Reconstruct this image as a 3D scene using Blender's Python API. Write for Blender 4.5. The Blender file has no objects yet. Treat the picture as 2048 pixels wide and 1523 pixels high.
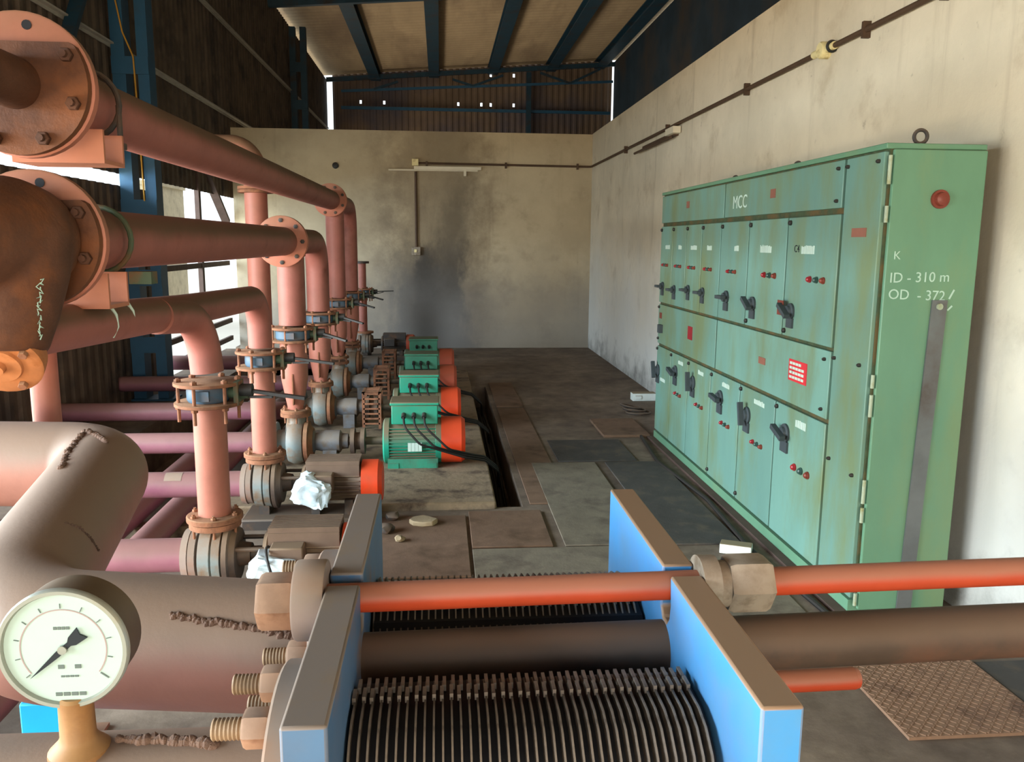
import bpy, bmesh, math, random
from mathutils import Vector, Matrix, noise
random.seed(7)
SC = bpy.context.scene
COL = SC.collection

# ------------------------------------------------------------------ camera
cd = bpy.data.cameras.new('camera'); cam = bpy.data.objects.new('camera', cd); COL.objects.link(cam)
cd.sensor_fit = 'HORIZONTAL'; cd.sensor_width = 36.0; cd.lens = 36.0*1648.0/2048.0
cd.clip_start = 0.05; cd.clip_end = 300
def _n(v): return Vector(v).normalized()
_Y = _n((-144, 276.5, 1648.0)); _U = Vector((80, 9840, -1648.0)).normalized()
_U = (_U - _Y*_U.dot(_Y)).normalized(); _X = _U.cross(_Y)
if _X.x < 0: _X = -_X
_right = Vector((_X.x, _Y.x, _U.x)); _up = Vector((_X.y, _Y.y, _U.y)); _fw = Vector((_X.z, _Y.z, _U.z))
_m = Matrix.Identity(4)
for i in range(3):
    _m[i][0] = _right[i]; _m[i][1] = _up[i]; _m[i][2] = -_fw[i]
_m.translation = (0, 0, 1.7)
cam.matrix_world = _m
SC.camera = cam

# ------------------------------------------------------------------ world, lights, exposure
SC.view_settings.view_transform = 'Standard'; SC.view_settings.look = 'None'
SC.view_settings.gamma = 1.0; SC.view_settings.use_curve_mapping = False
SC.view_settings.exposure = 0.0
W = bpy.data.worlds.new('sky'); SC.world = W; W.use_nodes = True
W.node_tree.nodes['Background'].inputs[0].default_value = (0.86, 0.94, 1.0, 1)
W.node_tree.nodes['Background'].inputs[1].default_value = 2.0

def area(name, loc, aim, sx, sy, power, col):
    l = bpy.data.lights.new(name, 'AREA'); l.shape = 'RECTANGLE'; l.size = sx; l.size_y = sy
    l.energy = power; l.color = col
    o = bpy.data.objects.new(name, l); COL.objects.link(o); o.location = loc
    d = (Vector(aim)-Vector(loc)).normalized()
    o.rotation_euler = d.to_track_quat('-Z', 'Y').to_euler()
    return o
# daylight through the open bay on the left of the camera and the open end behind it
area('daylight_left', (-9.0, 1.5, 3.2), (2, 3.2, 0.4), 13.0, 4.2, 4300, (0.70, 0.87, 1.0))
area('daylight_behind', (-0.4, -10.0, 3.2), (0.3, 8, 0.5), 7.0, 4.0, 470, (0.78, 0.90, 1.0))
# sunlit ground outside throwing warm light up through the same openings
area('ground_bounce_left', (-6.0, 1.5, 0.05), (2.4, 3.2, 3.4), 10.0, 3.6, 880, (1.0, 0.76, 0.46))
area('ground_bounce_behind', (0.0, -7.2, 0.05), (0.3, 9, 3.6), 6.0, 4.0, 860, (1.0, 0.75, 0.44))
# added lamp brightening the far roof and gable, behind the partition
area('far_fill', (-3.7, 19.5, 1.0), (2, 19.5, 4.5), 10.0, 1.8, 330, (1.0, 0.84, 0.62))

# ------------------------------------------------------------------ materials
def lin(c):
    return c/12.92 if c <= 0.04045 else ((c+0.055)/1.055)**2.4
def hexc(h):
    return tuple(lin(int(h[i:i+2], 16)/255.0) for i in (0, 2, 4))+(1.0,)
MATS = {}
def mat(name, base, rough=0.6, metal=0.0, var=0.12, scale=6.0, dirt=None, dirt_amt=0.4, dirt_scale=3.0,
        dust=None, dust_amt=0.0, bump=0.0, bump_scale=40.0, stretch=None, spec=0.3, objvar=0.0):
    m = bpy.data.materials.new(name); m.use_nodes = True
    nt = m.node_tree; N = nt.nodes; L = nt.links
    b = N['Principled BSDF']; b.inputs['Roughness'].default_value = rough; b.inputs['Metallic'].default_value = metal
    b.inputs['Specular IOR Level'].default_value = spec
    tc = N.new('ShaderNodeTexCoord')
    def nz(sc, det=5.0, st=None):
        n = N.new('ShaderNodeTexNoise'); n.inputs['Scale'].default_value = sc; n.inputs['Detail'].default_value = det
        n.inputs['Roughness'].default_value = 0.62
        if st:
            mp = N.new('ShaderNodeMapping'); mp.inputs['Scale'].default_value = st
            L.new(tc.outputs['Object'], mp.inputs['Vector']); L.new(mp.outputs[0], n.inputs['Vector'])
        else:
            L.new(tc.outputs['Object'], n.inputs['Vector'])
        return n
    c = hexc(base)
    n1 = nz(scale, st=stretch)
    r1 = N.new('ShaderNodeMapRange'); r1.inputs[1].default_value = 0.3; r1.inputs[2].default_value = 0.7
    r1.inputs[3].default_value = 1-var; r1.inputs[4].default_value = 1+var
    L.new(n1.outputs['Fac'], r1.inputs[0])
    mx = N.new('ShaderNodeMix'); mx.data_type = 'RGBA'; mx.blend_type = 'MULTIPLY'; mx.inputs['Factor'].default_value = 1
    mx.inputs['A'].default_value = c; L.new(r1.outputs[0], mx.inputs['B'])
    cur = mx.outputs['Result']
    if objvar:
        oi = N.new('ShaderNodeObjectInfo'); ro = N.new('ShaderNodeMapRange'); ro.inputs[3].default_value = 1-objvar; ro.inputs[4].default_value = 1+objvar
        L.new(oi.outputs['Random'], ro.inputs[0])
        mo = N.new('ShaderNodeMix'); mo.data_type = 'RGBA'; mo.blend_type = 'MULTIPLY'; mo.inputs['Factor'].default_value = 1
        L.new(cur, mo.inputs['A']); L.new(ro.outputs[0], mo.inputs['B']); cur = mo.outputs['Result']
    if dirt:
        n2 = nz(dirt_scale, 8.0, stretch)
        r2 = N.new('ShaderNodeMapRange'); r2.inputs[1].default_value = 0.62-dirt_amt*0.35; r2.inputs[2].default_value = 0.75-dirt_amt*0.25
        L.new(n2.outputs['Fac'], r2.inputs[0])
        m2 = N.new('ShaderNodeMix'); m2.data_type = 'RGBA'; m2.inputs['B'].default_value = hexc(dirt)
        L.new(r2.outputs[0], m2.inputs['Factor']); L.new(cur, m2.inputs['A']); cur = m2.outputs['Result']
    if dust:
        g = N.new('ShaderNodeNewGeometry'); sx = N.new('ShaderNodeSeparateXYZ'); L.new(g.outputs['Normal'], sx.inputs[0])
        n3 = nz(5.0)
        ad = N.new('ShaderNodeMath'); ad.operation = 'MULTIPLY_ADD'; ad.inputs[1].default_value = 0.5
        L.new(n3.outputs['Fac'], ad.inputs[0]); L.new(sx.outputs['Z'], ad.inputs[2])
        r3 = N.new('ShaderNodeMapRange'); r3.interpolation_type = 'SMOOTHSTEP'
        r3.inputs[1].default_value = 0.12; r3.inputs[2].default_value = 0.80; r3.inputs[4].default_value = dust_amt
        L.new(ad.outputs[0], r3.inputs[0])
        m3 = N.new('ShaderNodeMix'); m3.data_type = 'RGBA'; m3.inputs['B'].default_value = hexc(dust)
        L.new(r3.outputs[0], m3.inputs['Factor']); L.new(cur, m3.inputs['A']); cur = m3.outputs['Result']
    L.new(cur, b.inputs['Base Color'])
    if bump:
        n4 = nz(bump_scale, 6.0); bp = N.new('ShaderNodeBump'); bp.inputs['Strength'].default_value = bump
        bp.inputs['Distance'].default_value = 0.01
        L.new(n4.outputs['Fac'], bp.inputs['Height']); L.new(bp.outputs[0], b.inputs['Normal'])
    MATS[name] = m
    return m

DUST = '74604A'
mat('pink_paint', '9E6054', 0.55, dirt='7E463A', dirt_amt=0.2, dust='66503C', dust_amt=0.9, bump=0.05)
mat('riser_paint', 'A66858', 0.5, dirt='96574A', dirt_amt=0.2, dust=DUST, dust_amt=0.8, bump=0.05)
mat('suction_paint', '94626C', 0.5, dirt='865262', dirt_amt=0.25, dust=DUST, dust_amt=0.5, bump=0.05)
mat('big_pipe_paint', '9E6C5C', 0.55, dirt='9A6656', dirt_amt=0.2, dust='877463', dust_amt=0.9, bump=0.06, bump_scale=60)
mat('flange_salmon', 'B4705A', 0.55, dirt='A06048', dirt_amt=0.3, dust=DUST, dust_amt=0.7)
mat('support_salmon', 'B8765A', 0.6, dirt='B87256', dirt_amt=0.2, dust=DUST, dust_amt=0.6)
mat('rust', '8A5A40', 0.8, var=0.25, scale=14, dirt='5A3A2A', dirt_amt=0.4, dirt_scale=8, dust='9A7858', dust_amt=0.5, bump=0.25, bump_scale=90)
mat('rust_dark', '5A3A2A', 0.7, var=0.25, scale=14, dirt='3A2A22', dirt_amt=0.4, dirt_scale=8, bump=0.2)
mat('strainer_rust', '5C3A28', 0.65, var=0.3, scale=7, dirt='764628', dirt_amt=0.4, dirt_scale=5, bump=0.25, bump_scale=50)
mat('strainer_cover', 'B87446', 0.6, var=0.2, scale=12, dirt='9A5624', dirt_amt=0.35, dirt_scale=10)
mat('valve_blue', '4E6678', 0.5, dirt='6E5440', dirt_amt=0.35, dust=DUST, dust_amt=0.5)
mat('valve_green', '4A5A44', 0.6, dirt='6A5036', dirt_amt=0.45, dirt_scale=12)
mat('black_iron', '242524', 0.5, dust='4A4038', dust_amt=0.5)
mat('dark_iron', '3A3634', 0.6, dirt='5A4434', dirt_amt=0.4, dirt_scale=9, dust='6A5A4A', dust_amt=0.6)
mat('pump_grey', '7E8C8C', 0.5, var=0.2, dirt='7A5C40', dirt_amt=0.5, dirt_scale=6, dust='8A7460', dust_amt=0.6, bump=0.1)
mat('pump_brown', '4E4038', 0.65, var=0.25, dirt='6E5844', dirt_amt=0.5, dust='7E6A56', dust_amt=0.6, bump=0.15)
mat('bearing_grey', '5A5C60', 0.55, var=0.2, dirt='57442F', dirt_amt=0.45, dirt_scale=8, dust='80766A', dust_amt=0.6)
mat('motor_brown', '6A5648', 0.65, var=0.2, dirt='4E3E34', dirt_amt=0.35, dust='7E6A54', dust_amt=0.85)
mat('motor_green', '1E9276', 0.45, var=0.1, dirt='2E6A56', dirt_amt=0.2, dust='786852', dust_amt=0.95)
mat('motor_shaded_green', '3E8A70', 0.5, var=0.15, dirt='3E6A56', dirt_amt=0.3, dust='66604C', dust_amt=0.75)  # motor green with the far pumps' shade mixed into the colour
mat('fan_orange', 'E4431C', 0.45, var=0.08, dirt='C04A2A', dirt_amt=0.2, dust='8A5038', dust_amt=0.35)
mat('fan_dull_orange', 'B84E34', 0.5, var=0.1, dirt='8A4A36', dirt_amt=0.3, dust='80503C', dust_amt=0.4)
mat('concrete', '8A7860', 0.85, var=0.25, scale=5, dirt='4E4034', dirt_amt=0.45, dirt_scale=5, bump=0.4, bump_scale=30)
mat('blue_column', '25506C', 0.5, var=0.12, dirt='28485E', dirt_amt=0.3)
mat('dark_blue_steel', '1B3848', 0.5, var=0.2, dirt='2E2A28', dirt_amt=0.3)
mat('cladding', '5C5044', 0.7, var=0.3, scale=2.5, dirt='3A3430', dirt_amt=0.4, dirt_scale=2)
mat('gable_cladding', '6A5848', 0.7, var=0.3, scale=0.5, dirt='4A4650', dirt_amt=0.5, dirt_scale=0.35)
mat('roof_sheet', 'B09A7C', 0.75, var=0.15, scale=1.5, dirt='8A7660', dirt_amt=0.35, dirt_scale=0.7, stretch=(1, 0.25, 1))
mat('dark_upper', '22323E', 0.7, var=0.35, scale=1.2, dirt='3A3430', dirt_amt=0.45, dirt_scale=0.6)
mat('rod_orange', 'AC4022', 0.5, var=0.12, dirt='A03C28', dirt_amt=0.25, dust='96644E', dust_amt=0.85)
mat('bar_brown', '48392E', 0.65, var=0.2, dirt='5E4030', dirt_amt=0.4, dust='6A5646', dust_amt=0.7)
mat('frame_blue', '3E8CC4', 0.45, var=0.06, dirt='4A88B4', dirt_amt=0.15, dust='94765C', dust_amt=1.0)
mat('frame_shaded_blue', '4E7090', 0.5, var=0.12, dirt='7A6450', dirt_amt=0.25, dirt_scale=6, dust='84705A', dust_amt=0.85)  # blue of the left end plate, greyed to carry its shade
mat('plate_steel', '7A6E62', 0.5, metal=0.2, var=0.3, scale=20, dirt='40362E', dirt_amt=0.4, dirt_scale=12, spec=0.4)
mat('gasket', '17171A', 0.6)
mat('nut_rust', 'A07A60', 0.7, var=0.2, scale=18, dirt='7A543E', dirt_amt=0.35, dirt_scale=12, dust='9A8470', dust_amt=0.5)
mat('nut_steel', '8C8070', 0.5, var=0.15, dirt='5E5040', dirt_amt=0.4, dirt_scale=15, dust='9A8470', dust_amt=0.5)
mat('stud_thread', '8A7054', 0.6, var=0.2, scale=30)
mat('flange_grey', '8E7C72', 0.65, var=0.15, dirt='9A705A', dirt_amt=0.35, dirt_scale=7, dust='86735F', dust_amt=0.6)
mat('weld', '6E5648', 0.85, var=0.3, scale=40, bump=0.5, bump_scale=120)
mat('gauge_case', '4C3E30', 0.5, var=0.2, scale=10, dirt='33302E', dirt_amt=0.4, dust='74624A', dust_amt=0.6)
mat('gauge_rim', '9A9C90', 0.35, metal=0.3, dirt='9A8458', dirt_amt=0.3)
mat('gauge_dial', 'A8BBB0', 0.5, var=0.03)
mat('ink_black', '1C2226', 0.6, var=0.05)
mat('ink_red', '9A8480', 0.6, var=0.05)
mat('ink_grey', '5E6862', 0.6, var=0.05)
mat('brass_rust', '8E6236', 0.55, var=0.25, scale=14, dirt='6E4420', dirt_amt=0.4, dirt_scale=8, dust='B08A5C', dust_amt=0.5)
mat('cyan_paint', '12A0D8', 0.5, var=0.08)
mat('mcc_green', '628C70', 0.42, var=0.09, scale=3, dirt='6E8A66', dirt_amt=0.32, dirt_scale=2.2, stretch=(1, 1, 0.35), spec=0.4)
mat('mcc_door', '6C9488', 0.42, var=0.08, scale=4, dirt='6E805E', dirt_amt=0.52, dirt_scale=2.6, stretch=(1, 1, 0.3), spec=0.4, objvar=0.10)
mat('mcc_gap', '3E4A34', 0.8, var=0.3, scale=20, dirt='5E4E30', dirt_amt=0.5, dirt_scale=9)
mat('switch_grey', '3E464A', 0.5)
mat('lamp_red', '96222A', 0.3, spec=0.5)
mat('lamp_dark', '34504A', 0.3, spec=0.5)
mat('lamp_rust', '78382C', 0.4)
mat('tag_brown', '8A5A4A', 0.6)
mat('sign_red', 'C8323A', 0.5)
mat('white_paint', 'BCD0C4', 0.6, var=0.05)
mat('hinge', '98A48C', 0.45, dirt='8A8A60', dirt_amt=0.3, dirt_scale=20)
mat('strip_grey', '6A6E6E', 0.45, metal=0.3, var=0.15, dirt='58524E', dirt_amt=0.3)
mat('chalk', 'AECBBB', 0.9, var=0.1)
mat('conduit_brown', '4E3A2A', 0.6, var=0.2)
mat('plastic_cream', 'E0D09A', 0.5, var=0.1, dirt='B09A64', dirt_amt=0.3, dirt_scale=15)
mat('tube_white', 'D8CDB4', 0.4, var=0.05)
mat('bag_white', 'DCEAEE', 0.5, var=0.06, dirt='B8CCD2', dirt_amt=0.3, dirt_scale=14)
mat('rubber', '161616', 0.6, dust='3E3832', dust_amt=0.4)
mat('slab_brown', '6E5644', 0.8, var=0.2, scale=4, dirt='54402F', dirt_amt=0.35, dirt_scale=3, bump=0.15)
mat('slab_grey', '726858', 0.85, var=0.2, scale=5, dirt='5A5044', dirt_amt=0.4, dirt_scale=4, bump=0.2)
mat('slab_dark', '46423E', 0.8, var=0.2, scale=5, dirt='5A5044', dirt_amt=0.3, dirt_scale=6, bump=0.2)
mat('checker_steel', '8A6C56', 0.7, var=0.2, dirt='6A5040', dirt_amt=0.35, dirt_scale=6)
mat('block_white', 'E8F0EA', 0.6, var=0.05, dust='8A7A60', dust_amt=1.0)
mat('stone', '968468', 0.9, var=0.2, bump=0.4)
mat('wire_yellow', 'B88830', 0.6)
mat('dry_wall', 'C8BA9A', 0.8, var=0.15, dirt='A89A80', dirt_amt=0.3)
mat('brown_steel', '54423A', 0.7, var=0.2)
mat('pale_girt', 'A8A498', 0.6)
mat('outside_ground', 'E8E4D8', 0.9, var=0.05, scale=0.5)

def wall_material(name, soot_shade):
    m = bpy.data.materials.new(name); m.use_nodes = True; nt = m.node_tree; N = nt.nodes; L = nt.links
    b = N['Principled BSDF']; b.inputs['Roughness'].default_value = 0.9; b.inputs['Specular IOR Level'].default_value = 0.15
    g = N.new('ShaderNodeNewGeometry')
    def nz(sc, det=7.0, st=(1, 1, 1), off=(0, 0, 0)):
        mp = N.new('ShaderNodeMapping'); mp.inputs['Scale'].default_value = st; mp.inputs['Location'].default_value = off
        L.new(g.outputs['Position'], mp.inputs['Vector'])
        n = N.new('ShaderNodeTexNoise'); n.inputs['Scale'].default_value = sc; n.inputs['Detail'].default_value = det
        n.inputs['Roughness'].default_value = 0.65; L.new(mp.outputs[0], n.inputs['Vector']); return n.outputs['Fac']
    def rng(x, a, c, lo=0.0, hi=1.0, smooth=True):
        r = N.new('ShaderNodeMapRange')
        if smooth: r.interpolation_type = 'SMOOTHSTEP'
        r.inputs[1].default_value = a; r.inputs[2].default_value = c; r.inputs[3].default_value = lo; r.inputs[4].default_value = hi
        L.new(x, r.inputs[0]); return r.outputs[0]
    def math(op, a, c):
        k = N.new('ShaderNodeMath'); k.operation = op
        for i, v in enumerate((a, c)):
            if isinstance(v, (int, float)): k.inputs[i].default_value = v
            else: L.new(v, k.inputs[i])
        return k.outputs[0]
    def mix(f, a, c):
        k = N.new('ShaderNodeMix'); k.data_type = 'RGBA'
        if isinstance(f, (int, float)): k.inputs['Factor'].default_value = f
        else: L.new(f, k.inputs['Factor'])
        for nm, v in (('A', a), ('B', c)):
            if isinstance(v, tuple): k.inputs[nm].default_value = v
            else: L.new(v, k.inputs[nm])
        return k.outputs['Result']
    sp = N.new('ShaderNodeSeparateXYZ'); L.new(g.outputs['Position'], sp.inputs[0])
    col = mix(rng(nz(0.8), 0.35, 0.65), hexc('D4C2A0' if soot_shade else 'DACDB4'), hexc('C2B090' if soot_shade else 'CABEA6'))
    col = mix(rng(nz(2.2, 9, off=(3, 1, 7)), 0.52, 0.72, 0, 0.55), col, hexc('A8967A'))
    col = mix(rng(nz(9.0, 9, off=(1, 5, 2)), 0.62, 0.74, 0, 0.5), col, hexc('8A7C68'))
    # rain streaks running down
    col = mix(rng(nz(3.0, 6, st=(1.6, 1.6, 0.12)), 0.55, 0.75, 0, 0.4), col, hexc('96866E'))
    if soot_shade:
        # soot patches by the switch drop, and shade painted over the wall's left
        n = nz(1.6, 8, st=(1, 1, 0.55), off=(2, 0, 4)); nb = nz(3.4, 9, off=(7, 0, 1))
        def patch(cx, w0, w1, z0, z1, lo_, hi_, amt, c, nn):
            jit = math('MULTIPLY', math('SUBTRACT', nn, 0.5), 1.5)
            dx = math('ABSOLUTE', math('SUBTRACT', sp.outputs['X'], cx), 0.0)
            h = rng(math('ADD', dx, jit), w0, w1, 1.0, 0.0)
            v = rng(math('ADD', sp.outputs['Z'], jit), z0, z1, hi_, lo_)
            return mix(math('MULTIPLY', math('MULTIPLY', h, v), amt), col, hexc(c))
        col = patch(-.1, .35, 1.3, 1.2, 3.3, .6, 1.0, .70, '74604A', nb)
        col = patch(0.15, .1, .55, 2.2, 2.9, .35, 1.0, .55, '5E5446', n)
        col = patch(-.55, .15, .5, .9, 1.9, 0.0, 1.0, .85, '45403C', n)
        col = patch(-1.6, .6, 1.4, 1.2, 3.2, .45, .6, .55, '6A625A', nb)  # shade on the left part of the wall, painted into the plaster
        col = patch(0.10, .22, .55, 1.0, 2.0, 0.1, 1.0, .85, '3E3934', n)
        # cool grey light painted low on the wall, and a dark stain near the floor
        n5 = nz(1.1, 8, off=(9, 2, 3))
        f2 = rng(math('ADD', sp.outputs['Z'], math('MULTIPLY', math('SUBTRACT', n5, 0.5), 1.5)), 0.15, 1.9, 0.7, 0.0)
        col = mix(f2, col, hexc('8A8784'))
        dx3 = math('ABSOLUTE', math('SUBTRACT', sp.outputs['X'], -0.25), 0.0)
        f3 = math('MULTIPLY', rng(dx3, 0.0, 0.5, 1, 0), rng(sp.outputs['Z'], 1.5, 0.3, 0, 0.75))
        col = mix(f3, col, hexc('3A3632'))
    else:
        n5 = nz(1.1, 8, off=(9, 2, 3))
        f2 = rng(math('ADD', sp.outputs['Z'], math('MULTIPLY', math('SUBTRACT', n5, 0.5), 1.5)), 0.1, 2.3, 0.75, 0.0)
        col = mix(f2, col, hexc('C8CCCC'))  # cool sky light painted into the lower wall as paler grey
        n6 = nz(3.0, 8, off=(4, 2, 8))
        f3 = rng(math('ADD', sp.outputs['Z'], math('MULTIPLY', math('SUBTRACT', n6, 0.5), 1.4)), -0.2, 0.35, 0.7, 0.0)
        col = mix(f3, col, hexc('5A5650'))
    if soot_shade: col = mix(0.17, col, hexc('544C42'))
    L.new(col, b.inputs['Base Color'])
    bp = N.new('ShaderNodeBump'); bp.inputs['Strength'].default_value = 0.25; bp.inputs['Distance'].default_value = 0.01
    L.new(nz(14.0, 8), bp.inputs['Height']); L.new(bp.outputs[0], b.inputs['Normal'])
    MATS[name] = m
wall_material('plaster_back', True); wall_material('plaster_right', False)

def floor_material():
    m = bpy.data.materials.new('floor_cement'); m.use_nodes = True; nt = m.node_tree; N = nt.nodes; L = nt.links
    b = N['Principled BSDF']; b.inputs['Roughness'].default_value = 0.75; b.inputs['Specular IOR Level'].default_value = 0.25
    g = N.new('ShaderNodeNewGeometry')
    def nz(sc, det, st=(1, 1, 1)):
        mp = N.new('ShaderNodeMapping'); mp.inputs['Scale'].default_value = st; L.new(g.outputs['Position'], mp.inputs['Vector'])
        n = N.new('ShaderNodeTexNoise'); n.inputs['Scale'].default_value = sc; n.inputs['Detail'].default_value = det
        n.inputs['Roughness'].default_value = 0.65; L.new(mp.outputs[0], n.inputs['Vector']); return n.outputs['Fac']
    def ramp(x, pts):
        r = N.new('ShaderNodeValToRGB'); L.new(x, r.inputs[0])
        el = r.color_ramp.elements
        el[0].position = pts[0][0]; el[0].color = hexc(pts[0][1]); el[1].position = pts[-1][0]; el[1].color = hexc(pts[-1][1])
        for p, c in pts[1:-1]:
            e = el.new(p); e.color = hexc(c)
        return r.outputs[0]
    a = ramp(nz(1.3, 8), [(0.3, '62544A'), (0.5, '77685A'), (0.72, '90806E')])
    k = N.new('ShaderNodeMix'); k.data_type = 'RGBA'; k.blend_type = 'MULTIPLY'; k.inputs['Factor'].default_value = 0.55
    L.new(a, k.inputs['A']); L.new(ramp(nz(6, 9), [(0.35, '9A948C'), (0.65, 'FFFFFF')]), k.inputs['B'])
    L.new(k.outputs['Result'], b.inputs['Base Color'])
    bp = N.new('ShaderNodeBump'); bp.inputs['Strength'].default_value = 0.2; bp.inputs['Distance'].default_value = 0.01
    L.new(nz(25, 8), bp.inputs['Height']); L.new(bp.outputs[0], b.inputs['Normal'])
    MATS['floor_cement'] = m
floor_material()

# ------------------------------------------------------------------ mesh helpers
def fillet(pts, R, n=8):
    pts = [Vector(p) for p in pts]; out = [pts[0]]
    for i in range(1, len(pts)-1):
        p, a, c = pts[i], pts[i-1], pts[i+1]
        r = R[i-1] if isinstance(R, (list, tuple)) else R
        u = (a-p).normalized(); v = (c-p).normalized()
        ang = u.angle(v)
        if ang > math.pi-0.02: out.append(p); continue
        t = min(r/math.tan(ang/2), (a-p).length*0.49 if i > 1 else (a-p).length*0.98, (c-p).length*0.49 if i < len(pts)-2 else (c-p).length*0.98)
        rr = t*math.tan(ang/2)
        cen = p + (u+v).normalized()*(rr/math.sin(ang/2))
        s = p+u*t-cen; e = p+v*t-cen; tot = s.angle(e); ax = s.cross(e).normalized()
        for k in range(n+1):
            out.append(cen + Matrix.Rotation(tot*k/n, 3, ax) @ s)
    out.append(pts[-1])
    return out
class MB:
    def __init__(self): self.v = []; self.f = []
    def add(self, vs, fs):
        o = len(self.v); self.v += [Vector(p) for p in vs]; self.f += [tuple(i+o for i in q) for q in fs]; return self
    def box(self, x0, x1, y0, y1, z0, z1):
        return self.add([(x0, y0, z0), (x1, y0, z0), (x1, y1, z0), (x0, y1, z0), (x0, y0, z1), (x1, y0, z1), (x1, y1, z1), (x0, y1, z1)],
                        [(3, 2, 1, 0), (4, 5, 6, 7), (0, 1, 5, 4), (1, 2, 6, 5), (2, 3, 7, 6), (3, 0, 4, 7)])
    def bar(self, p0, p1, w, h, up=(0, 0, 1)):
        p0, p1 = Vector(p0), Vector(p1); d = (p1-p0).normalized(); s = d.cross(Vector(up)).normalized()*w/2; u = s.cross(d).normalized()*h/2
        vs = [p0-s-u, p0+s-u, p0+s+u, p0-s+u, p1-s-u, p1+s-u, p1+s+u, p1-s+u]
        return self.add(vs, [(0, 1, 2, 3), (7, 6, 5, 4), (0, 4, 5, 1), (1, 5, 6, 2), (2, 6, 7, 3), (3, 7, 4, 0)])
    def lathe(self, p0, axis, prof, n=24, caps=True, phase=0.0):
        p0 = Vector(p0); d = Vector(axis).normalized()
        a = d.cross(Vector((0, 0, 1)) if abs(d.z) < 0.9 else Vector((1, 0, 0))).normalized(); b = d.cross(a)
        o = len(self.v)
        for t, r in prof:
            for k in range(n):
                th = 2*math.pi*k/n+phase; self.v.append(p0+d*t+(a*math.cos(th)+b*math.sin(th))*r)
        for i in range(len(prof)-1):
            for k in range(n):
                k2 = (k+1) % n
                self.f.append((o+i*n+k, o+i*n+k2, o+(i+1)*n+k2, o+(i+1)*n+k))
        if caps:
            self.f.append(tuple(o+k for k in range(n))[::-1]); self.f.append(tuple(o+(len(prof)-1)*n+k for k in range(n)))
        return self
    def cyl(self, p0, p1, r0, r1=None, n=24, caps=True, phase=0.0):
        d = Vector(p1)-Vector(p0)
        return self.lathe(p0, d, [(0, r0), (d.length, r0 if r1 is None else r1)], n, caps, phase)
    def tube(self, pts, r, n=24, caps=True):
        pts = [Vector(p) for p in pts]; q = [pts[0]]
        for p in pts[1:]:
            if (p-q[-1]).length > 1e-5: q.append(p)
        pts = q; m = len(pts); rs = r if isinstance(r, (list, tuple)) else [r]*m
        tan = []
        for i in range(m):
            a = pts[max(i-1, 0)]; b = pts[min(i+1, m-1)]
            if 0 < i < m-1: t = (pts[i]-a).normalized()+(b-pts[i]).normalized()
            else: t = b-a
            tan.append(t.normalized())
        a = tan[0].cross(Vector((0, 0, 1)) if abs(tan[0].z) < 0.9 else Vector((1, 0, 0))).normalized()
        o = len(self.v)
        for i in range(m):
            if i: a = (a-tan[i]*a.dot(tan[i])).normalized()
            b = tan[i].cross(a)
            for k in range(n):
                th = 2*math.pi*k/n; self.v.append(pts[i]+(a*math.cos(th)+b*math.sin(th))*rs[i])
        for i in range(m-1):
            for k in range(n):
                k2 = (k+1) % n; self.f.append((o+i*n+k, o+i*n+k2, o+(i+1)*n+k2, o+(i+1)*n+k))
        if caps:
            self.f.append(tuple(o+k for k in range(n))[::-1]); self.f.append(tuple(o+(m-1)*n+k for k in range(n)))
        return self
    def torus(self, c, axis, R, r, n=24, m=10):
        c = Vector(c); d = Vector(axis).normalized()
        a = d.cross(Vector((0, 0, 1)) if abs(d.z) < 0.9 else Vector((1, 0, 0))).normalized(); b = d.cross(a); o = len(self.v)
        for i in range(n):
            th = 2*math.pi*i/n; rad = a*math.cos(th)+b*math.sin(th)
            for j in range(m):
                ph = 2*math.pi*j/m; self.v.append(c+rad*(R+r*math.cos(ph))+d*(r*math.sin(ph)))
        for i in range(n):
            for j in range(m):
                self.f.append((o+i*m+j, o+((i+1) % n)*m+j, o+((i+1) % n)*m+(j+1) % m, o+i*m+(j+1) % m))
        return self
    def prism(self, poly, vec):
        poly = [Vector(p) for p in poly]; v = Vector(vec); n = len(poly)
        fs = [tuple(range(n))[::-1], tuple(range(n, 2*n))]
        fs += [(i, (i+1) % n, n+(i+1) % n, n+i) for i in range(n)]
        return self.add(poly+[p+v for p in poly], fs)
    def nut(self, c, axis, h, r): # hexagon nut, chamfered
        d = Vector(axis).normalized(); c = Vector(c)
        return self.lathe(c, d, [(0, r*0.92), (h*0.12, r), (h*0.88, r), (h, r*0.9)], 6)
    def thread(self, p0, axis, length, r, pitch=0.006):
        k = max(2, int(length/pitch)); prof = []
        for i in range(k):
            prof += [(i*pitch, r*0.9), (i*pitch+pitch*0.5, r)]
        return self.lathe(p0, axis, prof+[(k*pitch, r*0.85)], 14)
    def build(self, name, material, parent=None, bevel=0.0, angle=35, org=None):
        if parent is not None: og = ORG[parent]
        elif org is not None: og = Vector(org)
        else:
            xs = [p.x for p in self.v]; ys = [p.y for p in self.v]; zs = [p.z for p in self.v]
            og = Vector(((min(xs)+max(xs))/2, (min(ys)+max(ys))/2, min(zs)))
        me = bpy.data.meshes.new(name); me.from_pydata([p-og for p in self.v], [], self.f)
        bm = bmesh.new(); bm.from_mesh(me); bmesh.ops.recalc_face_normals(bm, faces=bm.faces)
        lim = math.radians(angle)
        for e in bm.edges:
            e.smooth = not (len(e.link_faces) == 2 and e.calc_face_angle(0) > lim)
        for f in bm.faces: f.smooth = True
        bm.to_mesh(me); bm.free()
        me.materials.append(MATS[material])
        o = bpy.data.objects.new(name, me); COL.objects.link(o)
        if parent is not None: o.parent = parent
        else: o.location = og
        ORG[o] = og
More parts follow.
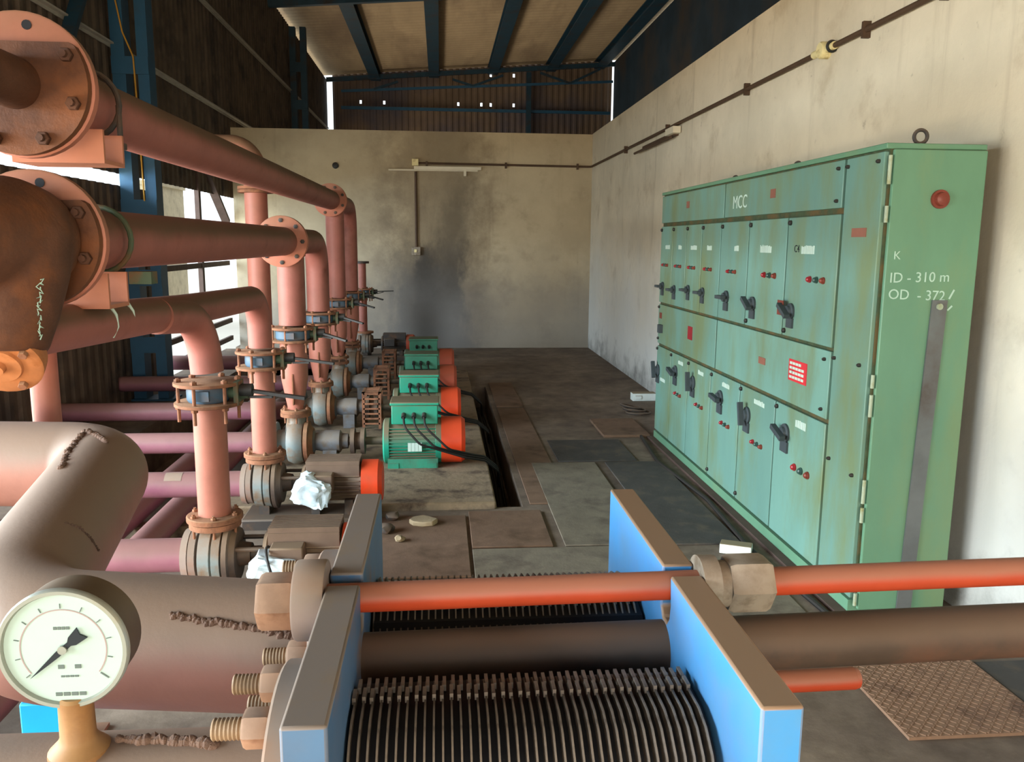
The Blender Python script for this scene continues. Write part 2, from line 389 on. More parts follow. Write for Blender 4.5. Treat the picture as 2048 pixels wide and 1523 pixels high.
        if bevel:
            b = o.modifiers.new('bevel', 'BEVEL'); b.width = bevel; b.segments = 2; b.limit_method = 'ANGLE'; b.angle_limit = math.radians(40)
            b.harden_normals = False
        return o
ORG = {}
def thing(name, label, cat, loc, group=None):
    o = bpy.data.objects.new(name, None); COL.objects.link(o); o.location = loc; o.empty_display_size = 0.1
    o['label'] = label; o['category'] = cat
    if group: o['group'] = group
    ORG[o] = Vector(loc); return o
def tag(o, label, cat, group=None, kind=None):
    o['label'] = label; o['category'] = cat
    if group: o['group'] = group
    if kind: o['kind'] = kind
    return o
def struct(name, mb, material, label=None, **k):
    o = mb.build(name, material, **k); o['kind'] = 'structure'
    if label: o['label'] = label
    return o
def dup(root, off, label, group=None):
    r = root.copy(); COL.objects.link(r); r.location = root.location+Vector(off); ORG[r] = ORG[root]+Vector(off)
    r['label'] = label
    if group: r['group'] = group
    def rec(src, dst):
        for ch in list(src.children):
            c = ch.copy(); COL.objects.link(c); c.parent = dst; ORG[c] = ORG[dst]
            rec(ch, c)
    rec(root, r)
    return r
def text(name, s, origin, right, up, size, material, parent, extr=0.0008):
    cu = bpy.data.curves.new(name, 'FONT'); cu.body = s; cu.size = size; cu.extrude = extr; cu.resolution_u = 3
    tmp = bpy.data.objects.new(name+'_tmp', cu); COL.objects.link(tmp)
    dg = bpy.context.evaluated_depsgraph_get(); me = bpy.data.meshes.new_from_object(tmp.evaluated_get(dg))
    bpy.data.objects.remove(tmp, do_unlink=True); bpy.data.curves.remove(cu)
    r = Vector(right).normalized(); u = Vector(up).normalized(); n = r.cross(u); og = ORG[parent]; O = Vector(origin)-og
    for v in me.vertices:
        c = v.co.copy(); v.co = O+r*c.x+u*c.y+n*c.z
    me.materials.clear(); me.materials.append(MATS[material])
    o = bpy.data.objects.new(name, me); COL.objects.link(o); o.parent = parent; ORG[o] = og
    return o

# ------------------------------------------------------------------ the shed shell
WL = -3.32      # left wall plane
WR = 2.44       # right wall plane
YB = 13.45      # back partition
YG = 26.0       # far gable
YF = -4.2       # open end behind the camera
def roof_z(x): return 6.47+(x+2.98)*0.075

# floor with the cable trench, and the sunken pipe bay on the left
f = MB()
xs = [-1.45, 0.36, 0.53, WR+0.02]; ys = [YF, 5.16, 9.75, YB+0.02]
for i in range(3):
    for j in range(3):
        if i == 1 and j == 1: continue
        f.add([(xs[i], ys[j], 0), (xs[i+1], ys[j], 0), (xs[i+1], ys[j+1], 0), (xs[i], ys[j+1], 0)], [(0, 1, 2, 3)])
x0, x1, y0, y1 = 0.36, 0.53, 5.16, 9.75
f.add([(x0, y0, 0), (x1, y0, 0), (x1, y1, 0), (x0, y1, 0), (x0, y0, -.3), (x1, y0, -.3), (x1, y1, -.3), (x0, y1, -.3)],
      [(0, 4, 5, 1), (1, 5, 6, 2), (2, 6, 7, 3), (3, 7, 4, 0), (4, 7, 6, 5)])
f.add([(-1.45, YF, 0), (-1.45, YB, 0), (-1.45, YB, -.45), (-1.45, YF, -.45), (-2.7, YF, -.45), (-2.7, YB, -.45), (-2.7, YF, 0), (-2.7, YB, 0), (WL-.1, YF, 0), (WL-.1, YB, 0)],
      [(0, 1, 2, 3), (3, 2, 5, 4), (4, 5, 7, 6), (6, 7, 9, 8)])
f.add([(-1.45, YB, 0), (-2.7, YB, 0), (-2.7, YB, -.45), (-1.45, YB, -.45)], [(0, 1, 2, 3)])
struct('floor', f, 'floor_cement', 'brown cement floor with a cable trench beside the motors')
f = MB(); f.box(WL, 5.5, YB+.2, YG, -.1, 0.0)
struct('floor_far', f, 'floor_cement')

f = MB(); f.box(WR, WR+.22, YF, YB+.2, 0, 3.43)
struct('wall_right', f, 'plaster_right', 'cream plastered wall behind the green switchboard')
f = MB(); f.box(-3.2, WR, YB, YB+.2, -.45, 3.42)
struct('wall_back', f, 'plaster_back', 'sooty plastered partition at the end of the room')

def corr(mb, o, u, L, h, H, nrm, pitch=0.19, amp=0.022, rows=(0.0, 1.0), skip=None, topfn=None):
    o, u, h, nrm = Vector(o), Vector(u), Vector(h), Vector(nrm)
    n = int(L/pitch*6); base = len(mb.v); wave = [0, .85, 1, 1, .85, 0]
    R = len(rows)
    for i in range(n+1):
        t = i/6*pitch; w = [0, 0.1, 1, 1, 1, 0.1][i % 6]*amp
        hh = H if topfn is None else topfn(t)
        for r in rows: mb.v.append(o+u*t+h*(r*hh)+nrm*w)
    for i in range(n):
        for j in range(R-1):
            if skip and skip(i/6*pitch, (rows[j]+rows[j+1])/2*H): continue
            mb.f.append((base+i*R+j, base+(i+1)*R+j, base+(i+1)*R+j+1, base+i*R+j+1))
f = MB(); corr(f, (WL-.02, YF, 2.38), (0, 1, 0), YG-YF, (0, 0, 1), 4.06, (1, 0, 0))
struct('wall_left_upper', f, 'cladding', 'dark corrugated cladding high on the left side', angle=20)
f = MB(); corr(f, (WL-.02, 6.3, 0.0), (0, 1, 0), 3.75, (0, 0, 1), 2.26, (1, 0, 0))
struct('wall_left', f, 'cladding', 'low corrugated sheet wall below the light slit', angle=20)
f = MB(); f.box(-7.6, -7.0, 21.4, 23.8, -.7, 3.05); f.box(-7.65, -6.95, 21.35, 23.85, 3.05, 3.15)
tag(f.build('outside_hut', 'dry_wall'), 'pale block wall seen outside through the bright opening', 'hut')
holes = [(-2.33, 5.84), (-1.63, 5.83), (.58, 5.82), (1.28, 5.82), (1.55, 5.83), (2.25, 5.84), (1.55, 6.68), (2.25, 6.70)]
f = MB(); GZ = 2.0; GH = 5.2
def hskip(t, z):
    x = WL+t+0.016
    for hx, hz in holes:
        if abs(x-hx) < 0.034 and abs(z+GZ-hz) < 0.06: return True
    return False
rows = [0.0, (5.78-GZ)/GH, (5.88-GZ)/GH, (6.64-GZ)/GH, (6.74-GZ)/GH, 1.0]
corr(f, (WL+.16, YG, GZ), (1, 0, 0), 8.45, (0, 0, 1), GH, (0, -1, 0), rows=rows, skip=lambda t, z: hskip(t+.16, z))
struct('wall_far', f, 'gable_cladding', 'corrugated end gable pierced by small bright holes', angle=20)
f = MB(); f.box(WL, 5.5, YG+.02, YG+.1, -.1, 2.02)
struct('wall_far_lower', f, 'dry_wall')
f = MB(); f.box(WL, 5.4, YF-.1, YF, 2.9, 7.2)
struct('wall_front_baffle', f, 'cladding')  # unseen wall added above the open end to cut the light
f = MB(); f.box(WR, 5.4, YF-.1, YF, 0, 2.9)
struct('wall_front_side', f, 'cladding')
f = MB(); f.box(5.3, 5.4, YF, YG-.12, 0, roof_z(5.3)+.05)
struct('wall_right_upper', f, 'dark_upper', 'dark blue outer cladding seen above the plastered wall')
# roof sheeting, ribs across the slope
f = MB(); n = int((YG-YF)/.25*4); bs = len(f.v)
for i in range(n+1):
    y = YF+i*.0625; w = [0, 0.018, 0.018, 0][i % 4]
    for x in (WL-.3, 5.6): f.v.append(Vector((x, y, roof_z(x)+.12+w)))
for i in range(n): f.f.append((bs+i*2, bs+i*2+1, bs+i*2+3, bs+i*2+2))
struct('ceiling', f, 'roof_sheet', 'tan ribbed roof sheets over the purlins', angle=20)
f = MB(); f.box(-60, 40, -50, 80, -.75, -.55)
struct('ground', f, 'outside_ground', 'pale sunlit ground outside the shed')

# purlins, rafter, girts, bracing
pl = [(-1.87, 'roof purlin nearest the left cladding'), (-0.15, 'roof purlin second from the left cladding'),
      (1.61, 'roof purlin in the middle of the roof'), (3.36, 'roof purlin second from the dark right cladding'), (4.85, 'roof purlin beside the dark right cladding')]
for x, lb in pl:
    z = roof_z(x); m = MB()
    m.box(x-.15, x+.15, YF, YG-.05, z+.085, z+.11); m.box(x-.012, x+.012, YF, YG-.05, z-.10, z+.09); m.box(x-.15, x+.15, YF, YG-.05, z-.12, z-.10)
    tag(m.build('roof_purlin', 'dark_blue_steel'), 'dark blue steel '+lb, 'purlin', 'purlins under the roof sheets')
t = thing('roof_truss', 'dark blue roof truss crossing the shed at the top of the photo', 'truss', (1.0, 17.2, 6.2))
m = MB(); m.bar((WL+.05, 17.2, roof_z(WL)-.22), (5.25, 17.2, roof_z(5.25)-.22), .12, .16); m.build('top_chord', 'dark_blue_steel', t)
t2 = thing('gable_truss', 'dark blue truss with diagonal struts against the far gable', 'truss', (1.0, 25.5, 6.2))
m = MB(); m.bar((WL+.05, 25.5, roof_z(WL)-.09), (5.25, 25.5, roof_z(5.25)-.09), .1, .12); m.build('top_chord', 'dark_blue_steel', t2)
m = MB(); m.bar((-2.85, 25.5, 6.05), (5.2, 25.5, 6.50), .05, .07); m.build('tie_rod', 'blue_column', t2)
m = MB()
for a, c in (((-1.9, 6.12), (-1.2, 6.35)), ((1.0, 6.28), (.4, 6.45)), ((1.0, 6.28), (1.9, 6.6)), ((3.9, 6.42), (3.0, 6.7)), ((3.9, 6.42), (4.8, 6.85))):
    m.bar((a[0], 25.5, a[1]), (c[0], 25.5, c[1]), .06, .06, (0, 1, 0))
m.build('strut', 'dark_blue_steel', t2)
m = MB(); m.box(-2.9, 5.2, 25.80, 25.90, 5.60, 5.68)
tag(m.build('gable_girt', 'blue_column'), 'thin blue girt running across the far gable under the row of holes', 'girt')
m = MB(); m.box(2.62, 2.76, 25.7, 25.86, 0.0, 6.75)
tag(m.build('gable_post', 'dark_blue_steel'), 'dark upright post against the far gable, right of its middle', 'post')
for z, lb in ((3.64, 'lower pale girt on the left cladding, just above the light slit'), (5.0, 'upper pale girt high on the left cladding')):
    m = MB(); m.box(WL+.02, WL+.07, YF, YG-.3, z, z+.018); m.box(WL+.02, WL+.03, YF, YG-.3, z-.03, z)
    tag(m.build('wall_girt', 'pale_girt'), lb, 'girt', 'girts on the left cladding')
m = MB(); m.bar((WL+.10, 7.35, 2.75), (WL+.10, 8.6, 4.4), .12, .05)
tag(m.build('diagonal_brace', 'dark_blue_steel'), 'blue diagonal brace left of the near lattice column', 'brace')

def lattice_column(y, label, material, H, batt):
    t = thing('lattice_column', label, 'column', (-3.1, y, 0))
    for xa, xb in ((-3.285, -3.155), (-3.035, -2.925)):
        m = MB(); m.box(xa, xb, y-.04, y, 0, H); m.box(xb-.012 if xa < -3.1 else xb-.012, xb, y, y+.16, 0, H); m.build('leg', material, t)
    for z in batt:
        m = MB(); m.box(-3.285, -2.925, y-.055, y-.041, z-.085, z+.085); m.build('batten', material, t)
    m = MB(); m.box(-3.30, -2.86, y-.1, y+.2, 0, .02); m.build('base_plate', material, t)
    return t
tcol = lattice_column(9.07, 'bright blue lattice column behind the pink header pipes', 'blue_column', 6.35, [.6, 1.31, 2.03, 2.74, 3.44, 4.15, 4.86])
m = MB(); m.tube(fillet([(-3.20, 9.00, 4.05), (-3.15, 8.995, 3.75), (-3.06, 8.995, 3.52), (-3.05, 9.0, 3.0), (-3.04, 9.0, 2.1)], .1), .008, 8); m.build('cable', 'wire_yellow', tcol)
t = thing('lattice_column', 'dark lattice column far back, rising behind the sooty partition', 'column', (-3.1, 19.5, 0))
for xa in (-3.28, -3.05):
    m = MB(); m.box(xa, xa+.13, 19.45, 19.6, 0, 6.35); m.build('leg', 'dark_blue_steel', t)
for z in (3.9, 4.7, 5.5):
    m = MB(); m.box(-3.28, -2.92, 19.43, 19.445, z-.1, z+.1); m.build('batten', 'dark_blue_steel', t)

# steel frame in the bright opening
t = thing('opening_frame', 'brown steel bars with a diagonal across the bright opening', 'frame', (WL, 12.4, 0))
m = MB(); m.box(WL-.03, WL+.03, 11.88, 11.98, 0, 2.7); m.build('post', 'brown_steel', t)
m = MB(); m.bar((WL, 12.3, 2.72), (WL, 13.42, 2.0), .05, .12, (1, 0, 0)); m.build('diagonal_bar', 'brown_steel', t)
for z in (1.36, .46, .18):
    m = MB(); m.box(WL-.02, WL+.02, 10.32, 13.45, z-.035, z+.035); m.build('rail', 'brown_steel', t)

# ------------------------------------------------------------------ conduit, tube lights, switch on the walls
t = thing('wall_conduit', 'brown conduit run along the right wall and round onto the sooty partition', 'conduit', (WR-.03, 9, 2.91))
m = MB(); m.tube(fillet([(WR-.025, YF+.3, 2.905), (WR-.025, YB-.025, 2.915), (-.36, YB-.025, 2.93)], .06), .0165, 12); m.build('pipe', 'conduit_brown', t)
for y in (4.0, 4.75, 6.6, 8.9, 10.9):
    m = MB(); m.box(WR-.046, WR, y-.012, y+.012, 2.865, 2.955); m.build('saddle_clip', 'conduit_brown', t)
for x in (1.05, 2.2, -.2):
    m = MB(); m.box(x-.015, x+.015, YB-.046, YB, 2.87, 2.96); m.build('saddle_clip', 'conduit_brown', t)
t = thing('junction_box', 'cream round junction box on the conduit high on the right wall', 'junction box', (WR, 5.24, 2.9))
m = MB(); m.lathe((WR, 5.26, 2.91), (-1, 0, 0), [(0, .052), (.05, .052), (.062, .045)], 20); m.cyl((WR-.028, 5.12, 2.91), (WR-.028, 5.40, 2.91), .024); m.build('box', 'plastic_cream', t)
m = MB(); m.torus((WR-.03, 5.15, 2.91), (0, 1, 0), .03, .009); m.build('locking_ring', 'black_iron', t)
t = thing('conduit_drop', 'brown vertical conduit dropping to the small switch on the sooty partition', 'conduit', (-.39, YB, 1.66))
m = MB(); m.cyl((-.375, YB-.022, 1.62), (-.375, YB-.022, 2.80), .02, n=12); m.build('pipe', 'conduit_brown', t)
t = thing('light_switch', 'small grey switch box under the conduit drop on the partition', 'switch', (-.38, YB, 1.5))
m = MB(); m.box(-.45, -.31, YB-.05, YB, 1.50, 1.63); m.build('box', 'nut_steel', t, bevel=.006)
m = MB(); m.box(-.41, -.37, YB-.065, YB-.05, 1.545, 1.59); m.build('rocker', 'plastic_cream', t)
t = thing('tube_light', 'unlit tube light fitting below the conduit on the sooty partition', 'lamp', (-.1, YB, 2.83))
m = MB(); m.box(-.40, .66, YB-.05, YB, 2.835, 2.885); m.build('batten', 'tube_white', t, bevel=.004)
m = MB(); m.cyl((-.80, YB-.04, 2.825), (.60, YB-.04, 2.825), .014, n=10); m.build('tube', 'tube_white', t)
m = MB(); m.box(.38, .42, YB-.06, YB-.02, 2.74, 2.84); m.build('starter', 'tube_white', t)
m = MB(); m.box(-.43, -.33, YB-.07, YB, 2.89, 2.99); m.build('connector_box', 'plastic_cream', t)
t = thing('tube_light', 'dark unlit tube light below the conduit on the right wall', 'lamp', (WR, 9.4, 2.83))
m = MB(); m.box(WR-.05, WR, 8.55, 9.9, 2.80, 2.84); m.build('batten', 'conduit_brown', t, bevel=.004)
m = MB(); m.box(WR-.09, WR-.01, 8.45, 8.75, 2.815, 2.88); m.build('end_cap', 'tube_white', t)
m = MB(); m.cyl((WR-.07, 8.6, 2.79), (WR-.07, 10.2, 2.79), .014, n=10); m.build('tube', 'conduit_brown', t)
m = MB(); m.lathe((-1.62, YB, 2.875), (0, -1, 0), [(0, .05), (.02, .05), (.03, .03)], 12)
tag(m.build('wall_socket', 'black_iron'), 'dark round fitting on the partition above the header elbows', 'socket')

# ------------------------------------------------------------------ motor control switchboard
XF = 1.885
M = thing('switchboard', 'long green motor control switchboard against the right wall', 'electrical cabinet', (2.1, 5.2, 0))
m = MB(); m.box(XF+.02, 2.335, 3.455, 7.03, .08, 2.11); m.build('body', 'mcc_gap', M)
m = MB(); m.box(XF, 2.335, 3.45, 7.035, 2.108, 2.132); m.build('top_cover', 'mcc_green', M, bevel=.004)
m = MB(); m.box(XF-.002, 2.33, 3.47, 7.02, 0, .075); m.build('base_channel', 'mcc_green', M)
m = MB(); m.box(XF-.06, XF-.004, 3.46, 7.02, 0, .02); m.build('floor_sill', 'brown_steel', M)
def panel(name, ya, yb, za, zb, mt='mcc_door', th=.022, out=0.0):
    q = MB(); q.box(XF-out, XF-out+th, ya+.008, yb-.008, za+.007, zb-.007); return q.build(name, mt, M, bevel=.004)
def face_box(parent, name, y, z, w, h, d, mt, off=0.0):
    q = MB(); q.box(XF-off-d, XF-off, y-w/2, y+w/2, z-h/2, z+h/2); return q.build(name, mt, parent)
def lampr(parent, y, z, mt, r=.017):
    q = MB(); q.lathe((XF, y, z), (-1, 0, 0), [(0, r*1.25), (.008, r*1.25), (.008, r), (.018, r*.9), (.023, r*.5)], 14); return q.build('indicator_lamp', mt, parent)
def rotary(parent, y, z, s=1.0, ang=0.0):
    q = MB(); q.lathe((XF, y, z), (-1, 0, 0), [(0, .042*s), (.012, .042*s), (.016, .03*s), (.03, .028*s)], 18)
    d = Vector((0, math.cos(ang), math.sin(ang))); c = Vector((XF-.045, y, z))
    q.bar(c-d*.05*s, c+d*.065*s, .022*s, .03, (1, 0, 0)); q.box(XF-.012, XF, y-.035*s, y+.035*s, z-.085*s, z-.035*s)
    return q.build('rotary_handle', 'switch_grey', parent)
def nameplate(parent, y, z, w, h, rows=1):
    q = MB(); rr = random.Random(int(y*1000)); x = -w/2
    while x < w/2-.008:      # worn stencilled lettering, not readable in the photograph
        l = rr.uniform(.008, .02); q.box(XF-.0014, XF, y-x-l, y-x, z-h/2, z+h/2*rr.uniform(.6, 1)); x += l+.004
    return q.build('stencil_marking', 'white_paint', parent)
def knobs(parent, pts, r=.012):
    for y, z in pts:
        q = MB(); q.lathe((XF, y, z), (-1, 0, 0), [(0, r), (.01, r), (.016, r*.6)], 10); q.build('lock_knob', 'black_iron', parent)
# end column
p = panel('end_column_panel', 3.455, 3.80, .08, 2.105); face_box(p, 'tag_plate', 3.63, 1.76, .13, .04, .003, 'tag_brown')
knobs(p, [(3.77, 1.17), (3.53, 1.17), (3.77, 2.06), (3.5, 2.06), (3.75, .68), (3.52, .66), (3.76, .12)], .009)
# header panels
p = panel('header_panel', 3.81, 5.445, 1.87, 2.105); text('lettering', 'MCC', (XF-.001, 5.29, 1.93), (0, -1, 0), (0, 0, 1), .115, 'white_paint', p)
face_box(p, 'tag_plate', 4.64, 1.99, .07, .05, .003, 'tag_brown'); knobs(p, [(3.86, 2.06), (3.86, 1.91)], .009)
p = panel('header_panel', 5.455, 7.02, 1.87, 2.105); face_box(p, 'tag_plate', 6.27, 2.0, .07, .05, .003, 'tag_brown')
# upper doors
ud = [3.81, 4.41, 4.98, 5.49, 5.90, 6.28, 6.66, 7.02]
sw2 = [(4.30, 1.35), (4.85, 1.35), (5.32, 1.36), (5.87, 1.36), (6.22, 1.36), (6.60, 1.34), (6.95, 1.35)]
lab2 = [(4.14, 1.68, .16), (4.7, 1.68, .17), (5.18, 1.68, .08), (5.76, 1.68, .10), (6.12, 1.68, .15), (6.48, 1.68, .09), (6.84, 1.68, .13)]
for i in range(7):
    a, b = ud[i], ud[i+1]
    p = panel('upper_door', a, b, 1.205, 1.855)
    rotary(p, sw2[i][0]-(.05 if i > 2 else 0), sw2[i][1], 1.05 if i < 3 else .9, 0.0 if i in (2, 4, 5) else (math.pi/2 if i == 4 else .5 if i < 2 else 0))
    nameplate(p, lab2[i][0]-(.04 if i > 2 else 0), lab2[i][1], lab2[i][2], .045 if i < 2 else .035)
    yc = [4.02, 4.62, 5.24, 5.72, 6.1, 6.46, 6.84][i]; sp = .075 if i < 2 else .06
    for k, mt in enumerate(('lamp_red', 'lamp_dark', 'lamp_rust')): lampr(p, yc+sp*(1-k), 1.53, mt, .014 if i < 2 else .011)
    knobs(p, [(b-.04, 1.82)] + ([(b-.04, 1.24)] if i in (0, 1) else []), .014)
    if i == 0:
        face_box(p, 'warning_tag', 4.372, 1.365, .075, .08, .004, 'lamp_rust', .03)
    if i == 0: text('lettering', 'C4', (XF-.001, 4.31, 1.665), (0, -1, 0), (0, 0, 1), .055, 'ink_black', p)
# middle panels
p = panel('middle_panel', 3.81, 5.485, .85, 1.20); face_box(p, 'tag_plate', 4.66, 1.03, .10, .04, .003, 'tag_brown'); knobs(p, [(3.87, 1.15), (3.87, .9)], .009)
sg = face_box(p, 'danger_sign', 4.17, 1.04, .22, .115, .003, 'sign_red')
q = MB()
for k in range(4):
    z = 1.078-.025*k; a0 = 4.265; 
    for s in range(5 if k else 4):
        q.box(XF-.0045, XF-.003, a0-.036*s-.03, a0-.036*s, z-.007, z+.007)
q.add([(XF-.0046, 4.24, 1.05), (XF-.0046, 4.215, 1.02), (XF-.0046, 4.225, 1.02), (XF-.0046, 4.20, .995), (XF-.0046, 4.235, 1.03), (XF-.0046, 4.225, 1.03)], [(0, 1, 2), (2, 3, 4), (0, 2, 5)])
q.build('sign_marking', 'white_paint', sg)
p = panel('middle_panel', 5.495, 7.02, .85, 1.20); face_box(p, 'red_tag', 6.08, 1.04, .11, .10, .004, 'lamp_red')
face_box(p, 'tag_plate', 6.93, 1.10, .06, .05, .005, 'lamp_rust'); face_box(p, 'meter_switch', 6.89, .99, .07, .07, .03, 'switch_grey')
knobs(p, [(6.98, 1.17), (6.98, .9)], .012)
# lower doors
ld = [3.81, 4.43, 4.99, 5.56, 6.10, 6.58, 7.02]
sw4 = [(4.27, .685), (4.84, .665), (5.34, .68), (5.95, .68), (6.42, .69), (6.95, .62)]
lab4 = [(4.09, .77, .13), (4.66, .775, .17), (5.25, .78, .14), (5.78, .78, .13), (6.3, .78, .12), (6.8, .56, .16)]
lam4 = [(4.05, .53), (4.66, .525), (5.22, .52), (5.78, .535), (6.33, .52), (6.8, .5)]
for i in range(6):
    p = panel('lower_door', ld[i], ld[i+1], .085, .84)
    rotary(p, sw4[i][0], sw4[i][1], 1.25, (0.3, 1.3, 0.1, 1.4, .2, 1.2)[i]); nameplate(p, *lab4[i][:2], lab4[i][2], .032 if i else .045)
    sp = .08 if i == 0 else .065
    if i < 5:
        for k, mt in enumerate(('lamp_red', 'lamp_dark', 'lamp_rust')): lampr(p, lam4[i][0]+sp*(1-k), lam4[i][1], mt, .016 if i == 0 else .012)
    knobs(p, [(ld[i+1]-.03, .81)] + ([(ld[i+1]-.03, .13)] if i in (1, 2) else []), .013)
# end panel (hinged door facing the camera)
q = MB(); q.box(XF+.03, 2.33, 3.435, 3.455, .04, 2.105); p = q.build('end_door', 'mcc_green', M, bevel=.004)
for z0, z1 in ((1.96, 2.08), (1.80, 1.87), (1.08, 1.14), (.95, 1.05), (.55, .66), (.46, .53), (.06, .12)):
    q = MB(); q.cyl((XF+.015, 3.44, z0), (XF+.015, 3.44, z1), .008, n=10); q.build('hinge', 'hinge', p)
q = MB(); q.lathe((2.13, 3.435, 1.90), (0, -1, 0), [(0, .04), (.012, .04), (.012, .03), (.03, .027), (.036, .015)], 20); q.build('indicator_lamp', 'lamp_rust', p)
q = MB(); a = [(2.095, 0), (2.165, 0), (2.205, 1.47), (2.135, 1.47)]
q.prism([(x, 3.425, z) for x, z in a], (0, .008, 0)); bs = q.build('earth_strip', 'strip_grey', p)
q = MB(); q.lathe((2.168, 3.425, 1.442), (0, -1, 0), [(0, .014), (.008, .014)], 12); q.build('strip_bolt', 'hinge', bs)
text('chalk_writing', 'ID - 310 m', (1.935, 3.434, 1.545), (1, 0, .02), (0, 0, 1), .062, 'chalk', p)
text('chalk_writing', 'OD  - 372', (1.935, 3.434, 1.475), (1, 0, -.03), (0, 0, 1), .062, 'chalk', p)
text('chalk_writing', 'K', (1.945, 3.434, 1.645), (1, 0, 0), (0, 0, 1), .05, 'chalk', p)
q = MB(); q.bar((2.215, 3.434, 1.475), (2.235, 3.434, 1.515), .008, .001, (0, 1, 0)); q.bar((2.212, 3.434, 1.425), (2.232, 3.434, 1.445), .008, .001, (0, 1, 0)); q.build('chalk_writing', 'chalk', p)
for y, ax in ((3.6, (0, 1, 0)), (4.92, (0, 1, .3)), (5.98, (0, 1, 0))):
    q = MB(); q.torus((2.06 if y < 4 else 2.14, y if y > 4 else 3.5, 2.165), (0.1, 1, 0) if y < 4 else (1, .4, 0), .028, .008); q.cyl((2.06 if y < 4 else 2.14, y if y > 4 else 3.5, 2.12), (2.06 if y < 4 else 2.14, y if y > 4 else 3.5, 2.14), .012, n=10)
    q.build('eye_bolt', 'dark_iron', M)

# ------------------------------------------------------------------ header pipes
PX = -1.10
def flange_mb(c, axis, R, t, holes=8, hub=None):
    q = MB(); q.lathe(c, axis, [(0, R*.97), (.003, R), (t-.003, R), (t, R*.97)], 40); return q
def ring_bolts(c, axis, R, n, r, h, material, parent, name='bolt', through=0.0, phase=.2):
    d = Vector(axis).normalized(); a = d.cross(Vector((0, 0, 1)) if abs(d.z) < .9 else Vector((1, 0, 0))).normalized(); b = d.cross(a)
    for k in range(n):
        th = 2*math.pi*k/n+phase; p = Vector(c)+(a*math.cos(th)+b*math.sin(th))*R
        q = MB(); q.nut(p, d, h, r); 
        if through: q.cyl(p-d*through, p+d*(h+r*.6), r*.5, n=8)
        q.build(name, material, parent)

def header(label, z, r, y_tee, y_elb, z_end, xt, xe):
    t = thing('header_pipe', label, 'pipe', (PX, 4, z))
    m = MB(); m.tube(fillet([(-1.12, 2.45, z), (xe, y_elb, z), (xe, y_elb, z_end)], .26), r, 28)
    m.cyl((xt, y_tee, z), (xt, y_tee, z_end+(.005)), r*.985, n=28); m.torus((xt, y_tee, z-r*.98), (0, 0, 1), r*.98, .012)
    m.build('pipe', 'pink_paint', t)
    return t
tA = header('topmost pink header pipe, from the upper rusty strainer to the far risers', 2.115, .096, 8.82, 10.2, 1.115, -1.085, -1.09)
tB = header('middle pink header pipe, from the lower rusty strainer to two risers', 1.70, .098, 6.12, 7.42, 1.095, -1.075, -1.075)
m = flange_mb((-1.10, 5.93, 1.70), (0, 1, 0), .178, .026); m.build('joint_flange', 'flange_salmon', tB)
m = flange_mb((-1.10, 5.97, 1.70), (0, 1, 0), .178, .026); m.build('joint_flange', 'flange_salmon', tB)
ring_bolts((-1.10, 5.93, 1.70), (0, -1, 0), .145, 8, .016, .008, 'dark_iron', tB, phase=math.pi/2)
m = flange_mb((-1.10, 8.60, 2.115), (0, 1, 0), .165, .026); m.build('joint_flange', 'flange_salmon', tA)
m = flange_mb((-1.10, 8.64, 2.115), (0, 1, 0), .165, .026); m.build('joint_flange', 'flange_salmon', tA)
ring_bolts((-1.10, 8.60, 2.115), (0, -1, 0), .135, 8, .016, .008, 'dark_iron', tA, phase=.39)
tC = thing('header_pipe', 'lowest and thinnest pink header pipe, dropping into the two nearest risers', 'pipe', (PX, 4, 1.4))
m = MB(); m.tube(fillet([(-1.13, 2.3, 1.45), (-1.10, 3.6, 1.405), (-1.075, 5.0, 1.375), (-1.072, 5.0, 1.075)], [.5, .19]), .069, 28)
m.tube(fillet([(-1.10, 3.3, 1.41), (-1.06, 3.75, 1.37), (-1.042, 3.75, 1.12)], .20), .071, 28)
m.build('pipe', 'pink_paint', tC)
m = MB()
for y in (2.78, 2.93):
    m.tube([(-1.075+.0, y, 1.50), (-1.052, y+.004, 1.46), (-1.05, y+.01, 1.42), (-1.07, y+.012, 1.385)], [.007, .005, .003, .004], 6)
m.build('paint_drip', 'white_paint', tC)
